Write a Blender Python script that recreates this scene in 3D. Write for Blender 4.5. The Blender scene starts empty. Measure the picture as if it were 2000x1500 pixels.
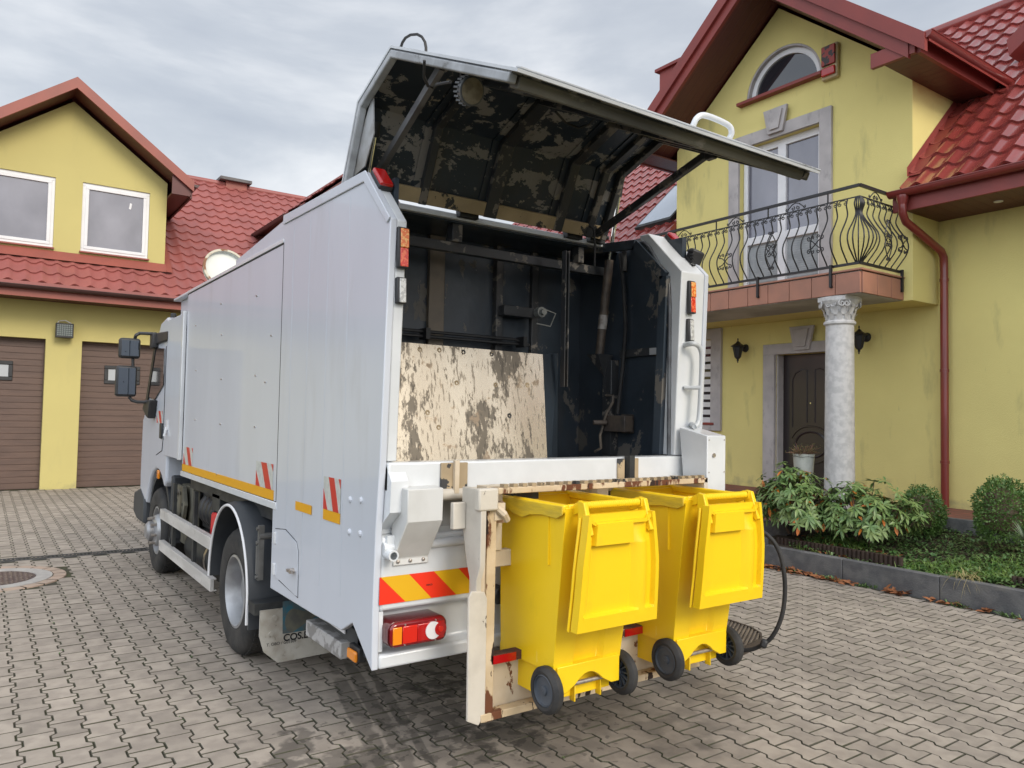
import bpy, bmesh, math, random
from mathutils import Vector, Matrix
import numpy as np
random.seed(7)
RAD=math.radians
sc=bpy.context.scene
COL=sc.collection
# ---------------------------------------------------------------- camera
YAW,PIT,ROL=0.6114759,0.0399885,0.0189119
CAM=Vector((0,0,1.72))
_cy,_sy=math.cos(YAW),math.sin(YAW)
F=Vector((_sy*math.cos(PIT),_cy*math.cos(PIT),math.sin(PIT)))
_r0=Vector((_cy,-_sy,0));_u0=_r0.cross(F)
R_=math.cos(ROL)*_r0+math.sin(ROL)*_u0;U_=-math.sin(ROL)*_r0+math.cos(ROL)*_u0
cd=bpy.data.cameras.new('camera');cam=bpy.data.objects.new('camera',cd);COL.objects.link(cam)
M3=Matrix((R_,U_,-F)).transposed()
cam.matrix_world=Matrix.Translation(CAM)@M3.to_4x4()
cd.sensor_width=36;cd.lens=36*1474.67/2000;cd.clip_end=2000;cd.clip_start=.05
sc.camera=cam
# ---------------------------------------------------------------- light
SUN_EL,SUN_AZ=RAD(34),RAD(172)     # azimuth from +Y clockwise (towards +X)
w=bpy.data.worlds.new('World');sc.world=w;w.use_nodes=True
nt=w.node_tree;N=nt.nodes;K=nt.links
bg=N['Background']
sky=N.new('ShaderNodeTexSky');sky.sky_type='NISHITA';sky.sun_disc=False
sky.sun_elevation=SUN_EL;sky.sun_rotation=SUN_AZ;sky.air_density=1.6;sky.dust_density=3
tc=N.new('ShaderNodeTexCoord');mp=N.new('ShaderNodeMapping');mp.inputs['Scale'].default_value=(1,1,2.6)
n1=N.new('ShaderNodeTexNoise');n1.inputs['Scale'].default_value=1.7;n1.inputs['Detail'].default_value=7;n1.inputs['Roughness'].default_value=.55;n1.inputs['Distortion'].default_value=.35
K.new(tc.outputs['Generated'],mp.inputs[0]);K.new(mp.outputs[0],n1.inputs['Vector'])
cr=N.new('ShaderNodeValToRGB');cr.color_ramp.elements[0].position=.28;cr.color_ramp.elements[0].color=(2.9,3.25,3.95,1)
cr.color_ramp.elements[1].position=.72;cr.color_ramp.elements[1].color=(8.2,8.25,8.35,1)
e=cr.color_ramp.elements.new(.5);e.color=(4.6,4.9,5.4,1)
K.new(n1.outputs['Fac'],cr.inputs[0])
mx=N.new('ShaderNodeMix');mx.data_type='RGBA';mx.inputs[0].default_value=.88
K.new(sky.outputs[0],mx.inputs[6]);K.new(cr.outputs[0],mx.inputs[7])
# sky boosted behind and left of the camera, an unseen brightening added as fill
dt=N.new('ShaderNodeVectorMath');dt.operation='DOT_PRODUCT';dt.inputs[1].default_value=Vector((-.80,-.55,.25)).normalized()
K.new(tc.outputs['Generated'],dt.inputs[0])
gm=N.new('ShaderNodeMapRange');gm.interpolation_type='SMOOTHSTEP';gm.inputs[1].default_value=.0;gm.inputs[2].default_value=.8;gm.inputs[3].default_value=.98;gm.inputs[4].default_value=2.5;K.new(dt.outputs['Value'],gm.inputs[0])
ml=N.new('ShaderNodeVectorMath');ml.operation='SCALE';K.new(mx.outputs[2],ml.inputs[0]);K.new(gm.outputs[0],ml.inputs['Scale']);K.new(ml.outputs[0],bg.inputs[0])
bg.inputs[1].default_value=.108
sd=bpy.data.lights.new('sun','SUN');sd.energy=1.5;sd.angle=RAD(24);sd.color=(1,.92,.80)
so=bpy.data.objects.new('sun',sd);COL.objects.link(so)
tosun=Vector((math.sin(SUN_AZ)*math.cos(SUN_EL),math.cos(SUN_AZ)*math.cos(SUN_EL),math.sin(SUN_EL)))
so.rotation_euler=tosun.to_track_quat('Z','Y').to_euler();so.location=tosun*40
sc.view_settings.view_transform='Standard';sc.view_settings.look='None';sc.view_settings.exposure=0.4;sc.view_settings.gamma=1

# ---------------------------------------------------------------- helpers
def at(px,py,x=None,y=None,z=None):
    d=(px-1000)*R_+(750-py)*U_+1474.67*F
    if x is not None:t=(x-CAM.x)/d.x
    elif y is not None:t=(y-CAM.y)/d.y
    else:t=(z-CAM.z)/d.z
    return CAM+d*t
class MB:
    def __init__(s): s.v=[];s.f=[]
    def add(s,v,f):
        o=len(s.v);s.v+= [tuple(p) for p in v];s.f+=[tuple(i+o for i in q) for q in f];return s
    def box(s,x0,x1,y0,y1,z0,z1):
        return s.add([(x0,y0,z0),(x1,y0,z0),(x1,y1,z0),(x0,y1,z0),(x0,y0,z1),(x1,y0,z1),(x1,y1,z1),(x0,y1,z1)],
          [(0,3,2,1),(4,5,6,7),(0,1,5,4),(1,2,6,5),(2,3,7,6),(3,0,4,7)])
    def prism(s,pts,ax,a0,a1):
        n=len(pts)
        def P(p,a):
            if ax=='x':return (a,p[0],p[1])
            if ax=='y':return (p[0],a,p[1])
            return (p[0],p[1],a)
        return s.add([P(p,a0) for p in pts]+[P(p,a1) for p in pts],
          [tuple(range(n)),tuple(range(2*n-1,n-1,-1))]+[(i,(i+1)%n,n+(i+1)%n,n+i) for i in range(n)])
    def bar(s,p,q,w,h,up=(0,0,1)):
        p=Vector(p);q=Vector(q);d=(q-p).normalized();a=d.cross(Vector(up))
        if a.length<1e-4:a=d.cross(Vector((1,0,0)))
        a.normalize();b=a.cross(d);a*=w/2;b*=h/2
        return s.add([p-a-b,p+a-b,p+a+b,p-a+b,q-a-b,q+a-b,q+a+b,q-a+b],[(0,3,2,1),(4,5,6,7),(0,1,5,4),(1,2,6,5),(2,3,7,6),(3,0,4,7)])
    def tube(s,pts,r,n=8,closed=False):
        pts=[Vector(p) for p in pts];m=len(pts);vs=[];prev=None
        rr=r if isinstance(r,(list,tuple)) else [r]*m
        for i,p in enumerate(pts):
            if closed:d=pts[(i+1)%m]-pts[i-1]
            else:d=pts[min(i+1,m-1)]-pts[max(i-1,0)]
            d.normalize()
            if prev is None:
                a=d.cross(Vector((0,0,1)))
                if a.length<.05:a=d.cross(Vector((1,0,0)))
            else:a=prev-d*prev.dot(d)
            a.normalize();prev=a;b=d.cross(a)
            for k in range(n):
                t=2*math.pi*(k+.5)/n;vs.append(p+(a*math.cos(t)+b*math.sin(t))*rr[i])
        fs=[]
        for i in range(m if closed else m-1):
            j=(i+1)%m
            for k in range(n):fs.append((i*n+k,i*n+(k+1)%n,j*n+(k+1)%n,j*n+k))
        if not closed:fs+=[tuple(range(n-1,-1,-1)),tuple((m-1)*n+k for k in range(n))]
        return s.add(vs,fs)
    def lathe(s,prof,c,ax='z',n=32,a0=0,a1=2*math.pi):
        # prof: (radius, height)
        c=Vector(c);vs=[];full=abs(a1-a0-2*math.pi)<1e-6
        nn=n if full else n+1
        for r,h in prof:
            for k in range(nn):
                t=a0+(a1-a0)*k/n;u,v=r*math.cos(t),r*math.sin(t)
                if ax=='z':q=(u,v,h)
                elif ax=='x':q=(h,u,v)
                else:q=(u,h,v)
                vs.append(c+Vector(q))
        fs=[]
        for i in range(len(prof)-1):
            for k in range(n):
                k2=(k+1)%nn
                fs.append((i*nn+k,i*nn+k2,(i+1)*nn+k2,(i+1)*nn+k))
        return s.add(vs,fs)
    def cyl(s,c,ax,r,h0,h1,n=24): return s.lathe([(.0005,h0),(r,h0),(r,h1),(.0005,h1)],c,ax,n)
    def build(s,name,m,parent=None,bevel=0,smooth=None,seg=2,recalc=True):
        o_=ORG.get(parent.name,Vector()) if parent else Vector()
        me=bpy.data.meshes.new(name)
        me.from_pydata([(p[0]-o_.x,p[1]-o_.y,p[2]-o_.z) for p in s.v],[],s.f)
        if recalc:
            b=bmesh.new();b.from_mesh(me);bmesh.ops.recalc_face_normals(b,faces=b.faces);b.to_mesh(me);b.free()
        if smooth is not None:
            for p in me.polygons:p.use_smooth=True
            me.set_sharp_from_angle(angle=RAD(smooth))
        ob=bpy.data.objects.new(name,me);COL.objects.link(ob)
        if m:me.materials.append(m)
        if parent:ob.parent=parent;ORG[ob.name]=o_
        else:ORG[ob.name]=Vector()
        if bevel:
            mo=ob.modifiers.new('bevel','BEVEL');mo.width=bevel;mo.segments=seg;mo.limit_method='ANGLE';mo.angle_limit=RAD(35)
            mo.harden_normals=False
            if smooth is None:
                for p in me.polygons:p.use_smooth=True
                me.set_sharp_from_angle(angle=RAD(35))
        return ob
ORG={}
def thing(name,label,cat,loc=(0,0,0),group=None):
    o=bpy.data.objects.new(name,None);COL.objects.link(o);o.location=loc;ORG[o.name]=Vector(loc)
    o.empty_display_size=.2;o['label']=label;o['category']=cat
    if group:o['group']=group
    return o
def tag(o,label,cat,group=None,kind=None):
    if label:o['label']=label
    if cat:o['category']=cat
    if group:o['group']=group
    if kind:o['kind']=kind
    return o
def struct(o): o['kind']='structure';return o
def cut(ob,mbs):
    "boolean-subtract closed meshes, in the object's own space"
    base=ORG.get(ob.name,Vector())
    for m in mbs:
        me=bpy.data.meshes.new('c');me.from_pydata([tuple(Vector(p)-base) for p in m.v],[],m.f)
        b=bmesh.new();b.from_mesh(me);bmesh.ops.recalc_face_normals(b,faces=b.faces);b.to_mesh(me);b.free()
        c=bpy.data.objects.new('c',me);COL.objects.link(c)
        if ob.parent:c.parent=ob.parent
        mod=ob.modifiers.new('b','BOOLEAN');mod.object=c;mod.solver='EXACT'
        dg=bpy.context.evaluated_depsgraph_get();dg.update()
        nm=bpy.data.meshes.new_from_object(ob.evaluated_get(dg))
        ob.modifiers.remove(mod);ob.data=nm;bpy.data.objects.remove(c)
def text_mesh(body,size,name,m,parent,loc,right,up,ext=.0008,shear=0,bold=0):
    cu=bpy.data.curves.new('t','FONT');cu.body=body;cu.size=size;cu.extrude=ext;cu.shear=shear;cu.offset=bold
    o=bpy.data.objects.new('t',cu);COL.objects.link(o)
    dg=bpy.context.evaluated_depsgraph_get();dg.update()
    me=bpy.data.meshes.new_from_object(o.evaluated_get(dg));bpy.data.objects.remove(o)
    r=Vector(right).normalized();u=Vector(up).normalized();n=r.cross(u)
    T=Matrix((r,u,n)).transposed().to_4x4();T.translation=Vector(loc)-(ORG.get(parent.name,Vector()) if parent else Vector())
    me.transform(T);me.materials.clear();me.materials.append(m)
    ob=bpy.data.objects.new(name,me);COL.objects.link(ob)
    if parent:ob.parent=parent;ORG[ob.name]=ORG.get(parent.name,Vector())
    return ob
def smoothpath(P,k=4):
    P=[Vector(p) for p in P];o=[]
    for i in range(len(P)-1):
        a,b,c,d=P[max(i-1,0)],P[i],P[i+1],P[min(i+2,len(P)-1)]
        for j in range(k):
            t=j/k;o.append(.5*((2*b)+(c-a)*t+(2*a-5*b+4*c-d)*t*t+(3*b-a-3*c+d)*t**3))
    return o+[P[-1]]
def copy_tree(o,parent=None):
    c=o.copy();COL.objects.link(c);c.parent=parent
    for ch in list(o.children):copy_tree(ch,c)
    return c
# ---------------------------------------------------------------- materials
def mat(name,c1,c2=None,ns=3,lo=.4,hi=.6,rough=.5,metal=0,stretch=(1,1,1),bump=0,bs=60,detail=5,r2=None,coat=0,spec=.5,m2=None):
    m=bpy.data.materials.new(name);m.use_nodes=True;t=m.node_tree;n=t.nodes;l=t.links;b=n['Principled BSDF']
    b.inputs['Base Color'].default_value=(*c1,1);b.inputs['Roughness'].default_value=rough;b.inputs['Metallic'].default_value=metal
    b.inputs['Coat Weight'].default_value=coat;b.inputs['Specular IOR Level'].default_value=spec
    tc=n.new('ShaderNodeTexCoord');mp=n.new('ShaderNodeMapping');mp.inputs['Scale'].default_value=stretch
    l.new(tc.outputs['Object'],mp.inputs[0])
    if c2 is not None:
        nz=n.new('ShaderNodeTexNoise');nz.inputs['Scale'].default_value=ns;nz.inputs['Detail'].default_value=detail
        l.new(mp.outputs[0],nz.inputs['Vector'])
        r=n.new('ShaderNodeMapRange');r.inputs[1].default_value=lo;r.inputs[2].default_value=hi;l.new(nz.outputs['Fac'],r.inputs[0])
        mx=n.new('ShaderNodeMix');mx.data_type='RGBA';mx.inputs[6].default_value=(*c1,1);mx.inputs[7].default_value=(*c2,1)
        l.new(r.outputs[0],mx.inputs[0]);l.new(mx.outputs[2],b.inputs['Base Color'])
        m['mixnode']=mx.name
        if r2 is not None:
            q=n.new('ShaderNodeMapRange');q.inputs[3].default_value=rough;q.inputs[4].default_value=r2;l.new(r.outputs[0],q.inputs[0]);l.new(q.outputs[0],b.inputs['Roughness'])
        if m2 is not None:
            q=n.new('ShaderNodeMapRange');q.inputs[3].default_value=metal;q.inputs[4].default_value=m2;l.new(r.outputs[0],q.inputs[0]);l.new(q.outputs[0],b.inputs['Metallic'])
    if bump:
        nb=n.new('ShaderNodeTexNoise');nb.inputs['Scale'].default_value=bs;nb.inputs['Detail'].default_value=4
        l.new(mp.outputs[0],nb.inputs['Vector'])
        bp=n.new('ShaderNodeBump');bp.inputs['Strength'].default_value=bump;bp.inputs['Distance'].default_value=.01
        l.new(nb.outputs['Fac'],bp.inputs['Height']);l.new(bp.outputs[0],b.inputs['Normal'])
    return m
def over(m,c,ns,lo,hi,stretch=(1,1,1),detail=6,rough=None,mask=None,amt=1,off=0,nr=.6,dist=0):
    "lay a second coat of patches (chips, stains, streaks) over a material; mask=(axis,a,b) fades it along an object axis"
    t=m.node_tree;n=t.nodes;l=t.links;b=n['Principled BSDF']
    tc=n.new('ShaderNodeTexCoord');mp=n.new('ShaderNodeMapping');mp.inputs['Scale'].default_value=stretch;mp.inputs['Location'].default_value=(off,off*1.7,off*.6)
    l.new(tc.outputs['Object'],mp.inputs[0])
    nz=n.new('ShaderNodeTexNoise');nz.inputs['Scale'].default_value=ns;nz.inputs['Detail'].default_value=detail;nz.inputs['Roughness'].default_value=nr;nz.inputs['Distortion'].default_value=dist
    l.new(mp.outputs[0],nz.inputs['Vector'])
    src=nz.outputs['Fac']
    if mask:
        sx=n.new('ShaderNodeSeparateXYZ');l.new(tc.outputs['Object'],sx.inputs[0])
        q=n.new('ShaderNodeMapRange');q.inputs[1].default_value=mask[1];q.inputs[2].default_value=mask[2];q.inputs[3].default_value=0;q.inputs[4].default_value=mask[3] if len(mask)>3 else .25
        l.new(sx.outputs['XYZ'.index(mask[0])],q.inputs[0])
        ad=n.new('ShaderNodeMath');ad.operation='SUBTRACT';l.new(src,ad.inputs[0]);l.new(q.outputs[0],ad.inputs[1]);src=ad.outputs[0]
    r=n.new('ShaderNodeMapRange');r.inputs[1].default_value=lo;r.inputs[2].default_value=hi;r.inputs[4].default_value=amt;l.new(src,r.inputs[0])
    mx=n.new('ShaderNodeMix');mx.data_type='RGBA';mx.inputs[7].default_value=(*c,1)
    bc=b.inputs['Base Color']
    if bc.is_linked:l.new(bc.links[0].from_socket,mx.inputs[6])
    else:mx.inputs[6].default_value=bc.default_value
    l.new(r.outputs[0],mx.inputs[0]);l.new(mx.outputs[2],bc)
    if rough is not None:
        m2=n.new('ShaderNodeMix');m2.data_type='FLOAT';rc=b.inputs['Roughness']
        if rc.is_linked:l.new(rc.links[0].from_socket,m2.inputs[2])
        else:m2.inputs[2].default_value=rc.default_value
        m2.inputs[3].default_value=rough;l.new(r.outputs[0],m2.inputs[0]);l.new(m2.outputs[0],rc)
    return m
M={}
M['paver']=mat('concrete_paver',(.365,.315,.262),(.295,.253,.212),ns=9,rough=.85,bump=.35,bs=160)
M['joint']=mat('joint_sand',(.045,.040,.028),(.055,.058,.024),ns=6,rough=.95)
M['white']=mat('white_truck_paint',(.575,.605,.66),(.54,.57,.625),ns=1.6,rough=.32,coat=.3,bump=.2,bs=2.2,stretch=(1,1,.35))  # the side's dim bluish shade is put into this base colour
over(M['white'],(.44,.435,.43),3.5,.56,.78,stretch=(1,1,.22),amt=.45,rough=.5)
M['white2']=mat('white_lit_paint',(.67,.69,.705),(.62,.64,.655),ns=5,rough=.3,coat=.4,bump=.12,bs=14)  # lighter copy of the white, toned for the brightly lit rear
M['grey_in']=mat('grey_paint',(.50,.52,.53),(.45,.46,.47),ns=4,rough=.4)
def peel(name,base,chip,dens=.56,sc_=7,st=(1,1,1),r=.38):
    m=mat(name,base,tuple(c*1.35 for c in base),ns=3,rough=r,bump=.3,bs=9)
    over(m,chip,sc_,dens,dens+.004,stretch=st,rough=.6,detail=13,nr=.66,dist=.25)
    over(m,tuple(c*.8 for c in chip),sc_*5,.70,.704,rough=.6,detail=8,nr=.7,off=6)
    over(m,(.10,.075,.05),sc_*.7,.56,.75,stretch=(1,.3,.3),amt=.35,off=9)
    return m
M['peel']=peel('dark_peeling_paint',(.020,.030,.043),(.27,.26,.245),.555,4.2,(1,1.4,1.6))
over(M['peel'],(.32,.29,.235),9,.65,.655,rough=.6,off=5)
over(M['peel'],(.17,.165,.158),17,.64,.645,rough=.6,off=7)
over(M['peel'],(.25,.24,.21),26,.70,.705,rough=.6,off=2)
M['inside']=peel('dark_hopper_paint',(.030,.040,.052),(.14,.13,.115),.585,3.2,(1,1,.8),r=.33)
over(M['inside'],(.30,.30,.29),34,.735,.74,off=3)
M['rib']=peel('worn_rib_paint',(.035,.037,.04),(.19,.172,.15),.56,8,(1,1,1),r=.35)
M['ochre']=peel('worn_ochre_steel',(.34,.26,.16),(.04,.04,.04),.56,7,(1,1,1),r=.5)
# scraped steel plate
m=mat('scraped_steel_plate',(.86,.76,.60),(.70,.60,.46),ns=2.6,rough=.24,metal=.9,stretch=(1,.3,.3),bump=.06,bs=9)
over(m,(.075,.068,.060),4.0,.525,.55,stretch=(1.5,.1,.6),rough=.45,detail=14,amt=.85,nr=.74)
over(m,(.09,.08,.07),34,.555,.60,stretch=(1.7,.1,.38),rough=.45,detail=8,off=4,amt=.7)
over(m,(.30,.24,.18),11,.6,.66,rough=.5,off=8)
M['plate']=m
M['cream']=mat('old_cream_paint',(.66,.57,.44),(.56,.46,.33),ns=5,rough=.55,bump=.2,bs=30)
over(M['cream'],(.16,.06,.022),14,.625,.65,stretch=(1,1,.5),rough=.9)
over(M['cream'],(.05,.032,.022),24,.68,.69,stretch=(1,1,.4),rough=.9,off=3)
M['creamrust']=mat('rusty_cream_edge',(.62,.50,.34),(.52,.40,.25),ns=5,rough=.6,bump=.3,bs=30)
over(M['creamrust'],(.13,.045,.018),9,.565,.60,stretch=(1,1,.35),rough=.9)
over(M['creamrust'],(.03,.016,.012),16,.60,.61,stretch=(1,1,.3),rough=.9,off=3)
M['creamclean']=mat('cream_primer',(.57,.525,.45),(.49,.45,.385),ns=6,rough=.6,bump=.2,bs=30)
over(M['creamclean'],(.12,.10,.08),22,.69,.71,stretch=(1,1,.6),off=9)
M['rust']=mat('rust',(.10,.035,.018),(.04,.02,.014),ns=20,rough=.95,bump=.6,bs=60)
over(M['rust'],(.55,.42,.25),14,.60,.61,off=1)
M['bin']=mat('yellow_plastic',(.90,.60,.012),(.86,.565,.010),ns=2.2,rough=.38,bump=.06,bs=120,spec=.45)
over(M['bin'],(.42,.28,.03),60,.74,.78,amt=.6)
over(M['bin'],(.55,.38,.03),5,.58,.80,stretch=(1,1,.5),amt=.45,rough=.5)
over(M['bin'],(.95,.78,.25),28,.70,.74,stretch=(1,1,.25),amt=.3,off=3)
M['binrim']=mat('yellow_plastic_rim',(.74,.51,.02),(.56,.39,.03),ns=14,rough=.55,bump=.2,bs=60,stretch=(1,.4,2))
M['rubber']=mat('black_rubber',(.018,.018,.019),(.035,.034,.033),ns=8,rough=.72,bump=.25,bs=50)
M['tyre']=mat('tyre_rubber',(.020,.020,.020),(.045,.042,.038),ns=5,rough=.8,bump=.3,bs=40)
M['blackp']=mat('black_plastic',(.02,.021,.023),(.03,.03,.032),ns=6,rough=.5)
M['fender']=mat('dusty_black_plastic',(.024,.028,.034),(.042,.047,.053),ns=4,rough=.55,stretch=(1,1,.5))
M['hub']=mat('wheel_hub_plastic',(.045,.055,.07),(.07,.08,.095),ns=7,rough=.55)
M['steel']=mat('silver_wheel_paint',(.42,.43,.44),(.30,.30,.31),ns=6,rough=.42,metal=.55)
M['chrome']=mat('chrome',(.75,.75,.74),rough=.12,metal=1)
M['zinc']=mat('zinc',(.55,.5,.45),(.40,.36,.33),ns=30,rough=.35,metal=.8)
M['alu']=mat('dull_aluminium',(.62,.60,.57),(.50,.48,.45),ns=5,rough=.5,metal=.15,stretch=(1,.4,2))
over(M['alu'],(.28,.24,.2),9,.62,.7,amt=.5)
M['chassis']=mat('chassis_black',(.018,.02,.022),(.04,.042,.04),ns=7,rough=.6)
M['bracket']=mat('grey_bracket',(.13,.125,.10),(.20,.185,.14),ns=9,rough=.6,metal=.3)
M['concretebar']=mat('scuffed_grey_steel',(.22,.21,.20),(.40,.39,.38),ns=14,rough=.7,lo=.45,hi=.52,bump=.4,bs=30)
M['flap']=mat('dirty_white_flap',(.45,.43,.38),(.33,.30,.25),ns=9,rough=.75,bump=.2,bs=30)
over(M['flap'],(.10,.09,.07),18,.64,.70,amt=.7)
M['teal']=mat('teal_print',(.03,.13,.18),(.08,.10,.10),ns=14,rough=.7)
M['olive']=mat('olive_print',(.13,.13,.10),(.09,.09,.08),ns=14,rough=.7)
M['print']=mat('black_print',(.015,.015,.015),rough=.7)
def plain(n,c,r=.4,metal=0,em=0,coat=0,tr=0):
    m=mat(n,c,rough=r,metal=metal,coat=coat);b=m.node_tree.nodes['Principled BSDF']
    b.inputs['Transmission Weight'].default_value=tr
    return m
M['red_ref']=plain('reflective_red',(.80,.035,.012),.35)
M['red_ref2']=plain('sticker_red',(.55,.03,.025),.35)
M['yel_ref']=plain('reflective_amber',(.72,.40,.01),.4)
M['yel_tape']=plain('amber_tape',(.75,.36,.005),.35)
M['wht_ref']=mat('reflective_white',(.55,.56,.52),(.47,.48,.45),ns=30,rough=.4)
M['lensr']=plain('red_lens',(.42,.008,.008),.16,coat=.6)
M['lensr2']=plain('bright_red_lens',(.62,.02,.01),.16,coat=.6)
M['lensa']=plain('amber_lens',(.80,.25,.01),.16,coat=.6)
M['lensw']=plain('clear_lens',(.70,.68,.68),.14,coat=.6)
M['glass']=plain('window_glass',(.012,.014,.018),.03,coat=1);M['glass'].node_tree.nodes['Principled BSDF'].inputs['Specular IOR Level'].default_value=1.0
m=mat('mirror_glass',(.10,.115,.135),rough=.02,metal=1);M['mirror']=m
# ---------------------------------------------------------------- ground
def onplane(px,py,p0,n):
    d=(px-1000)*R_+(750-py)*U_+1474.67*F;p0=Vector(p0);n=Vector(n)
    return CAM+d*((p0-CAM).dot(n)/d.dot(n))
g=MB().add([(-150,-150,-.009),(150,-150,-.009),(150,150,-.009),(-150,150,-.009)],[(0,1,2,3)])
struct(g.build('ground',M['joint'],recalc=False))
def in_view(x,y,m=.35):
    q=Vector((x,y,0))-CAM;zf=q.dot(F)
    if zf<.5:return False
    return abs(q.dot(R_)/zf)<.678+m*.3 and -q.dot(U_)/zf<.51+m*.4
def build_pavers():
    P=.149;L=.2;H1=.0875-.0033;H2=.0615-.0033;gap=.0037
    prof=[(-.5*L+gap,H1),(-.062,H1),(-.040,H2),(.040,H2),(.062,H1),(.5*L-gap,H1)]
    out=[(x,y) for y,x in prof]+[(-x,y) for y,x in reversed(prof)]
    n=len(out);ins=[]
    for x,y in out:ins.append((x-math.copysign(.003,x),y-(.003 if y>.09 else -.003 if y<-.09 else 0)))
    V=[];Fc=[];cols=[];mi=[];rnd=random.Random(3)
    i0=-40
    for i in range(i0,54):
        cx=i*P
        if cx>7.50:break
        for j in range(-10,96):
            cy=j*L+(.1 if i%2 else 0)
            if cy>18.15 or not in_view(cx,cy):continue
            if abs(cy-10.08)<.12 :continue
            if (cx-.14)**2+(cy-9.07)**2<.66**2:continue
            if cy>9.0 and cx>3.9:continue
            dz=rnd.uniform(-.0018,.0018);tx=rnd.uniform(-.008,.008);ty=rnd.uniform(-.008,.008);o=len(V)
            for x,y in out:V.append((cx+x,cy+y,-.022))
            for x,y in out:V.append((cx+x,cy+y,-.0025+dz+x*tx+y*ty))
            for x,y in ins:V.append((cx+x,cy+y,dz+x*tx+y*ty))
            Fc.append(tuple(range(o+2*n,o+3*n)))
            for k in range(n):
                k2=(k+1)%n
                Fc.append((o+k,o+k2,o+n+k2,o+n+k));Fc.append((o+n+k,o+n+k2,o+2*n+k2,o+2*n+k))
            cols.append((rnd.random(),1+2*n));mi+=[0]+[1]*(2*n)
    me=bpy.data.meshes.new('paving');me.from_pydata(V,[],Fc)
    at_=me.attributes.new('tone','FLOAT','FACE');arr=[]
    for c,k in cols:arr+=[c]*k
    at_.data.foreach_set('value',arr)
    m=M['paver'];t=m.node_tree;nn=t.nodes;l=t.links;b=nn['Principled BSDF']
    a=nn.new('ShaderNodeAttribute');a.attribute_name='tone'
    mr=nn.new('ShaderNodeMapRange');mr.inputs[3].default_value=.86;mr.inputs[4].default_value=1.12;l.new(a.outputs['Fac'],mr.inputs[0])
    def mul(val_socket):
        src=b.inputs['Base Color'].links[0].from_socket
        mm=nn.new('ShaderNodeMix');mm.data_type='RGBA';mm.blend_type='MULTIPLY';mm.inputs[0].default_value=1
        l.new(src,mm.inputs[6]);l.new(val_socket,mm.inputs[7]);l.new(mm.outputs[2],b.inputs['Base Color'])
    mul(mr.outputs[0])
    # large cloudy tone: lighter and darker areas of the yard
    tc=nn.new('ShaderNodeTexCoord');nz=nn.new('ShaderNodeTexNoise');nz.inputs['Scale'].default_value=.55;nz.inputs['Detail'].default_value=4
    l.new(tc.outputs['Object'],nz.inputs['Vector']);r=nn.new('ShaderNodeMapRange');r.inputs[1].default_value=.3;r.inputs[2].default_value=.7;r.inputs[3].default_value=.86;r.inputs[4].default_value=1.1
    l.new(nz.outputs['Fac'],r.inputs[0]);mul(r.outputs[0])
    # wet / oily patches: noise inside soft discs centred on the stains
    def stain(cx,cy,rx,ry,ns,lo,hi,dark,rot=0):
        mp=nn.new('ShaderNodeMapping');mp.vector_type='TEXTURE';mp.inputs['Location'].default_value=(cx,cy,0);mp.inputs['Rotation'].default_value=(0,0,rot);mp.inputs['Scale'].default_value=(rx,ry,1)
        l.new(tc.outputs['Object'],mp.inputs[0])
        ln=nn.new('ShaderNodeVectorMath');ln.operation='LENGTH'
        sx=nn.new('ShaderNodeSeparateXYZ');l.new(mp.outputs[0],sx.inputs[0]);cb=nn.new('ShaderNodeCombineXYZ');l.new(sx.outputs[0],cb.inputs[0]);l.new(sx.outputs[1],cb.inputs[1])
        l.new(cb.outputs[0],ln.inputs[0])
        z=nn.new('ShaderNodeTexNoise');z.inputs['Scale'].default_value=ns;z.inputs['Detail'].default_value=5;l.new(tc.outputs['Object'],z.inputs['Vector'])
        f=nn.new('ShaderNodeMapRange');f.inputs[1].default_value=1.0;f.inputs[2].default_value=.0;f.inputs[3].default_value=0;f.inputs[4].default_value=.30
        l.new(ln.outputs['Value'],f.inputs[0])
        ad=nn.new('ShaderNodeMath');ad.operation='ADD';l.new(f.outputs[0],ad.inputs[0]);l.new(z.outputs['Fac'],ad.inputs[1])
        h=nn.new('ShaderNodeMapRange');h.inputs[1].default_value=lo;h.inputs[2].default_value=hi;h.inputs[3].default_value=1;h.inputs[4].default_value=dark;l.new(ad.outputs[0],h.inputs[0])
        # stays inside its disc
        g2=nn.new('ShaderNodeMapRange');g2.inputs[1].default_value=1.0;g2.inputs[2].default_value=.85;l.new(ln.outputs['Value'],g2.inputs[0])
        fm=nn.new('ShaderNodeMix');fm.data_type='FLOAT';fm.inputs[2].default_value=1;l.new(g2.outputs[0],fm.inputs[0]);l.new(h.outputs[0],fm.inputs[3])
        mul(fm.outputs[0])
    stain(1.80,4.0,.060,1.15,4,.46,.56,.58,-.215);stain(1.93,4.05,.055,1.2,4,.47,.57,.58,-.215);stain(2.05,4.1,.04,1.0,5,.50,.56,.55,-.215)
    stain(1.42,3.75,.28,.50,5,.62,.68,.48,.3);stain(1.62,3.45,.22,.35,6,.62,.68,.5,0)
    stain(2.35,3.40,.50,.42,6,.66,.73,.45);stain(2.45,4.2,.45,.5,9,.68,.74,.5)
    stain(2.75,3.1,1.15,.85,2.4,.50,.80,.66);stain(3.3,2.9,.5,.35,5,.60,.72,.66)
    stain(2.3,3.7,1.3,1.3,13,.72,.75,.6)
    stain(4.15,3.05,.45,.30,8,.55,.75,1.2)  # this patch comes out lighter than the paving around it
    # moss in small spots
    over(m,(.06,.075,.018),5.5,.70,.74,amt=.8,off=2)
    me.materials.append(m);me.materials.append(mat('dirty_paver_edge',(.10,.088,.07),(.065,.065,.04),ns=7,rough=.95));me.polygons.foreach_set('material_index',mi);o=bpy.data.objects.new('paving',me);COL.objects.link(o);struct(o)
build_pavers()
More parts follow.
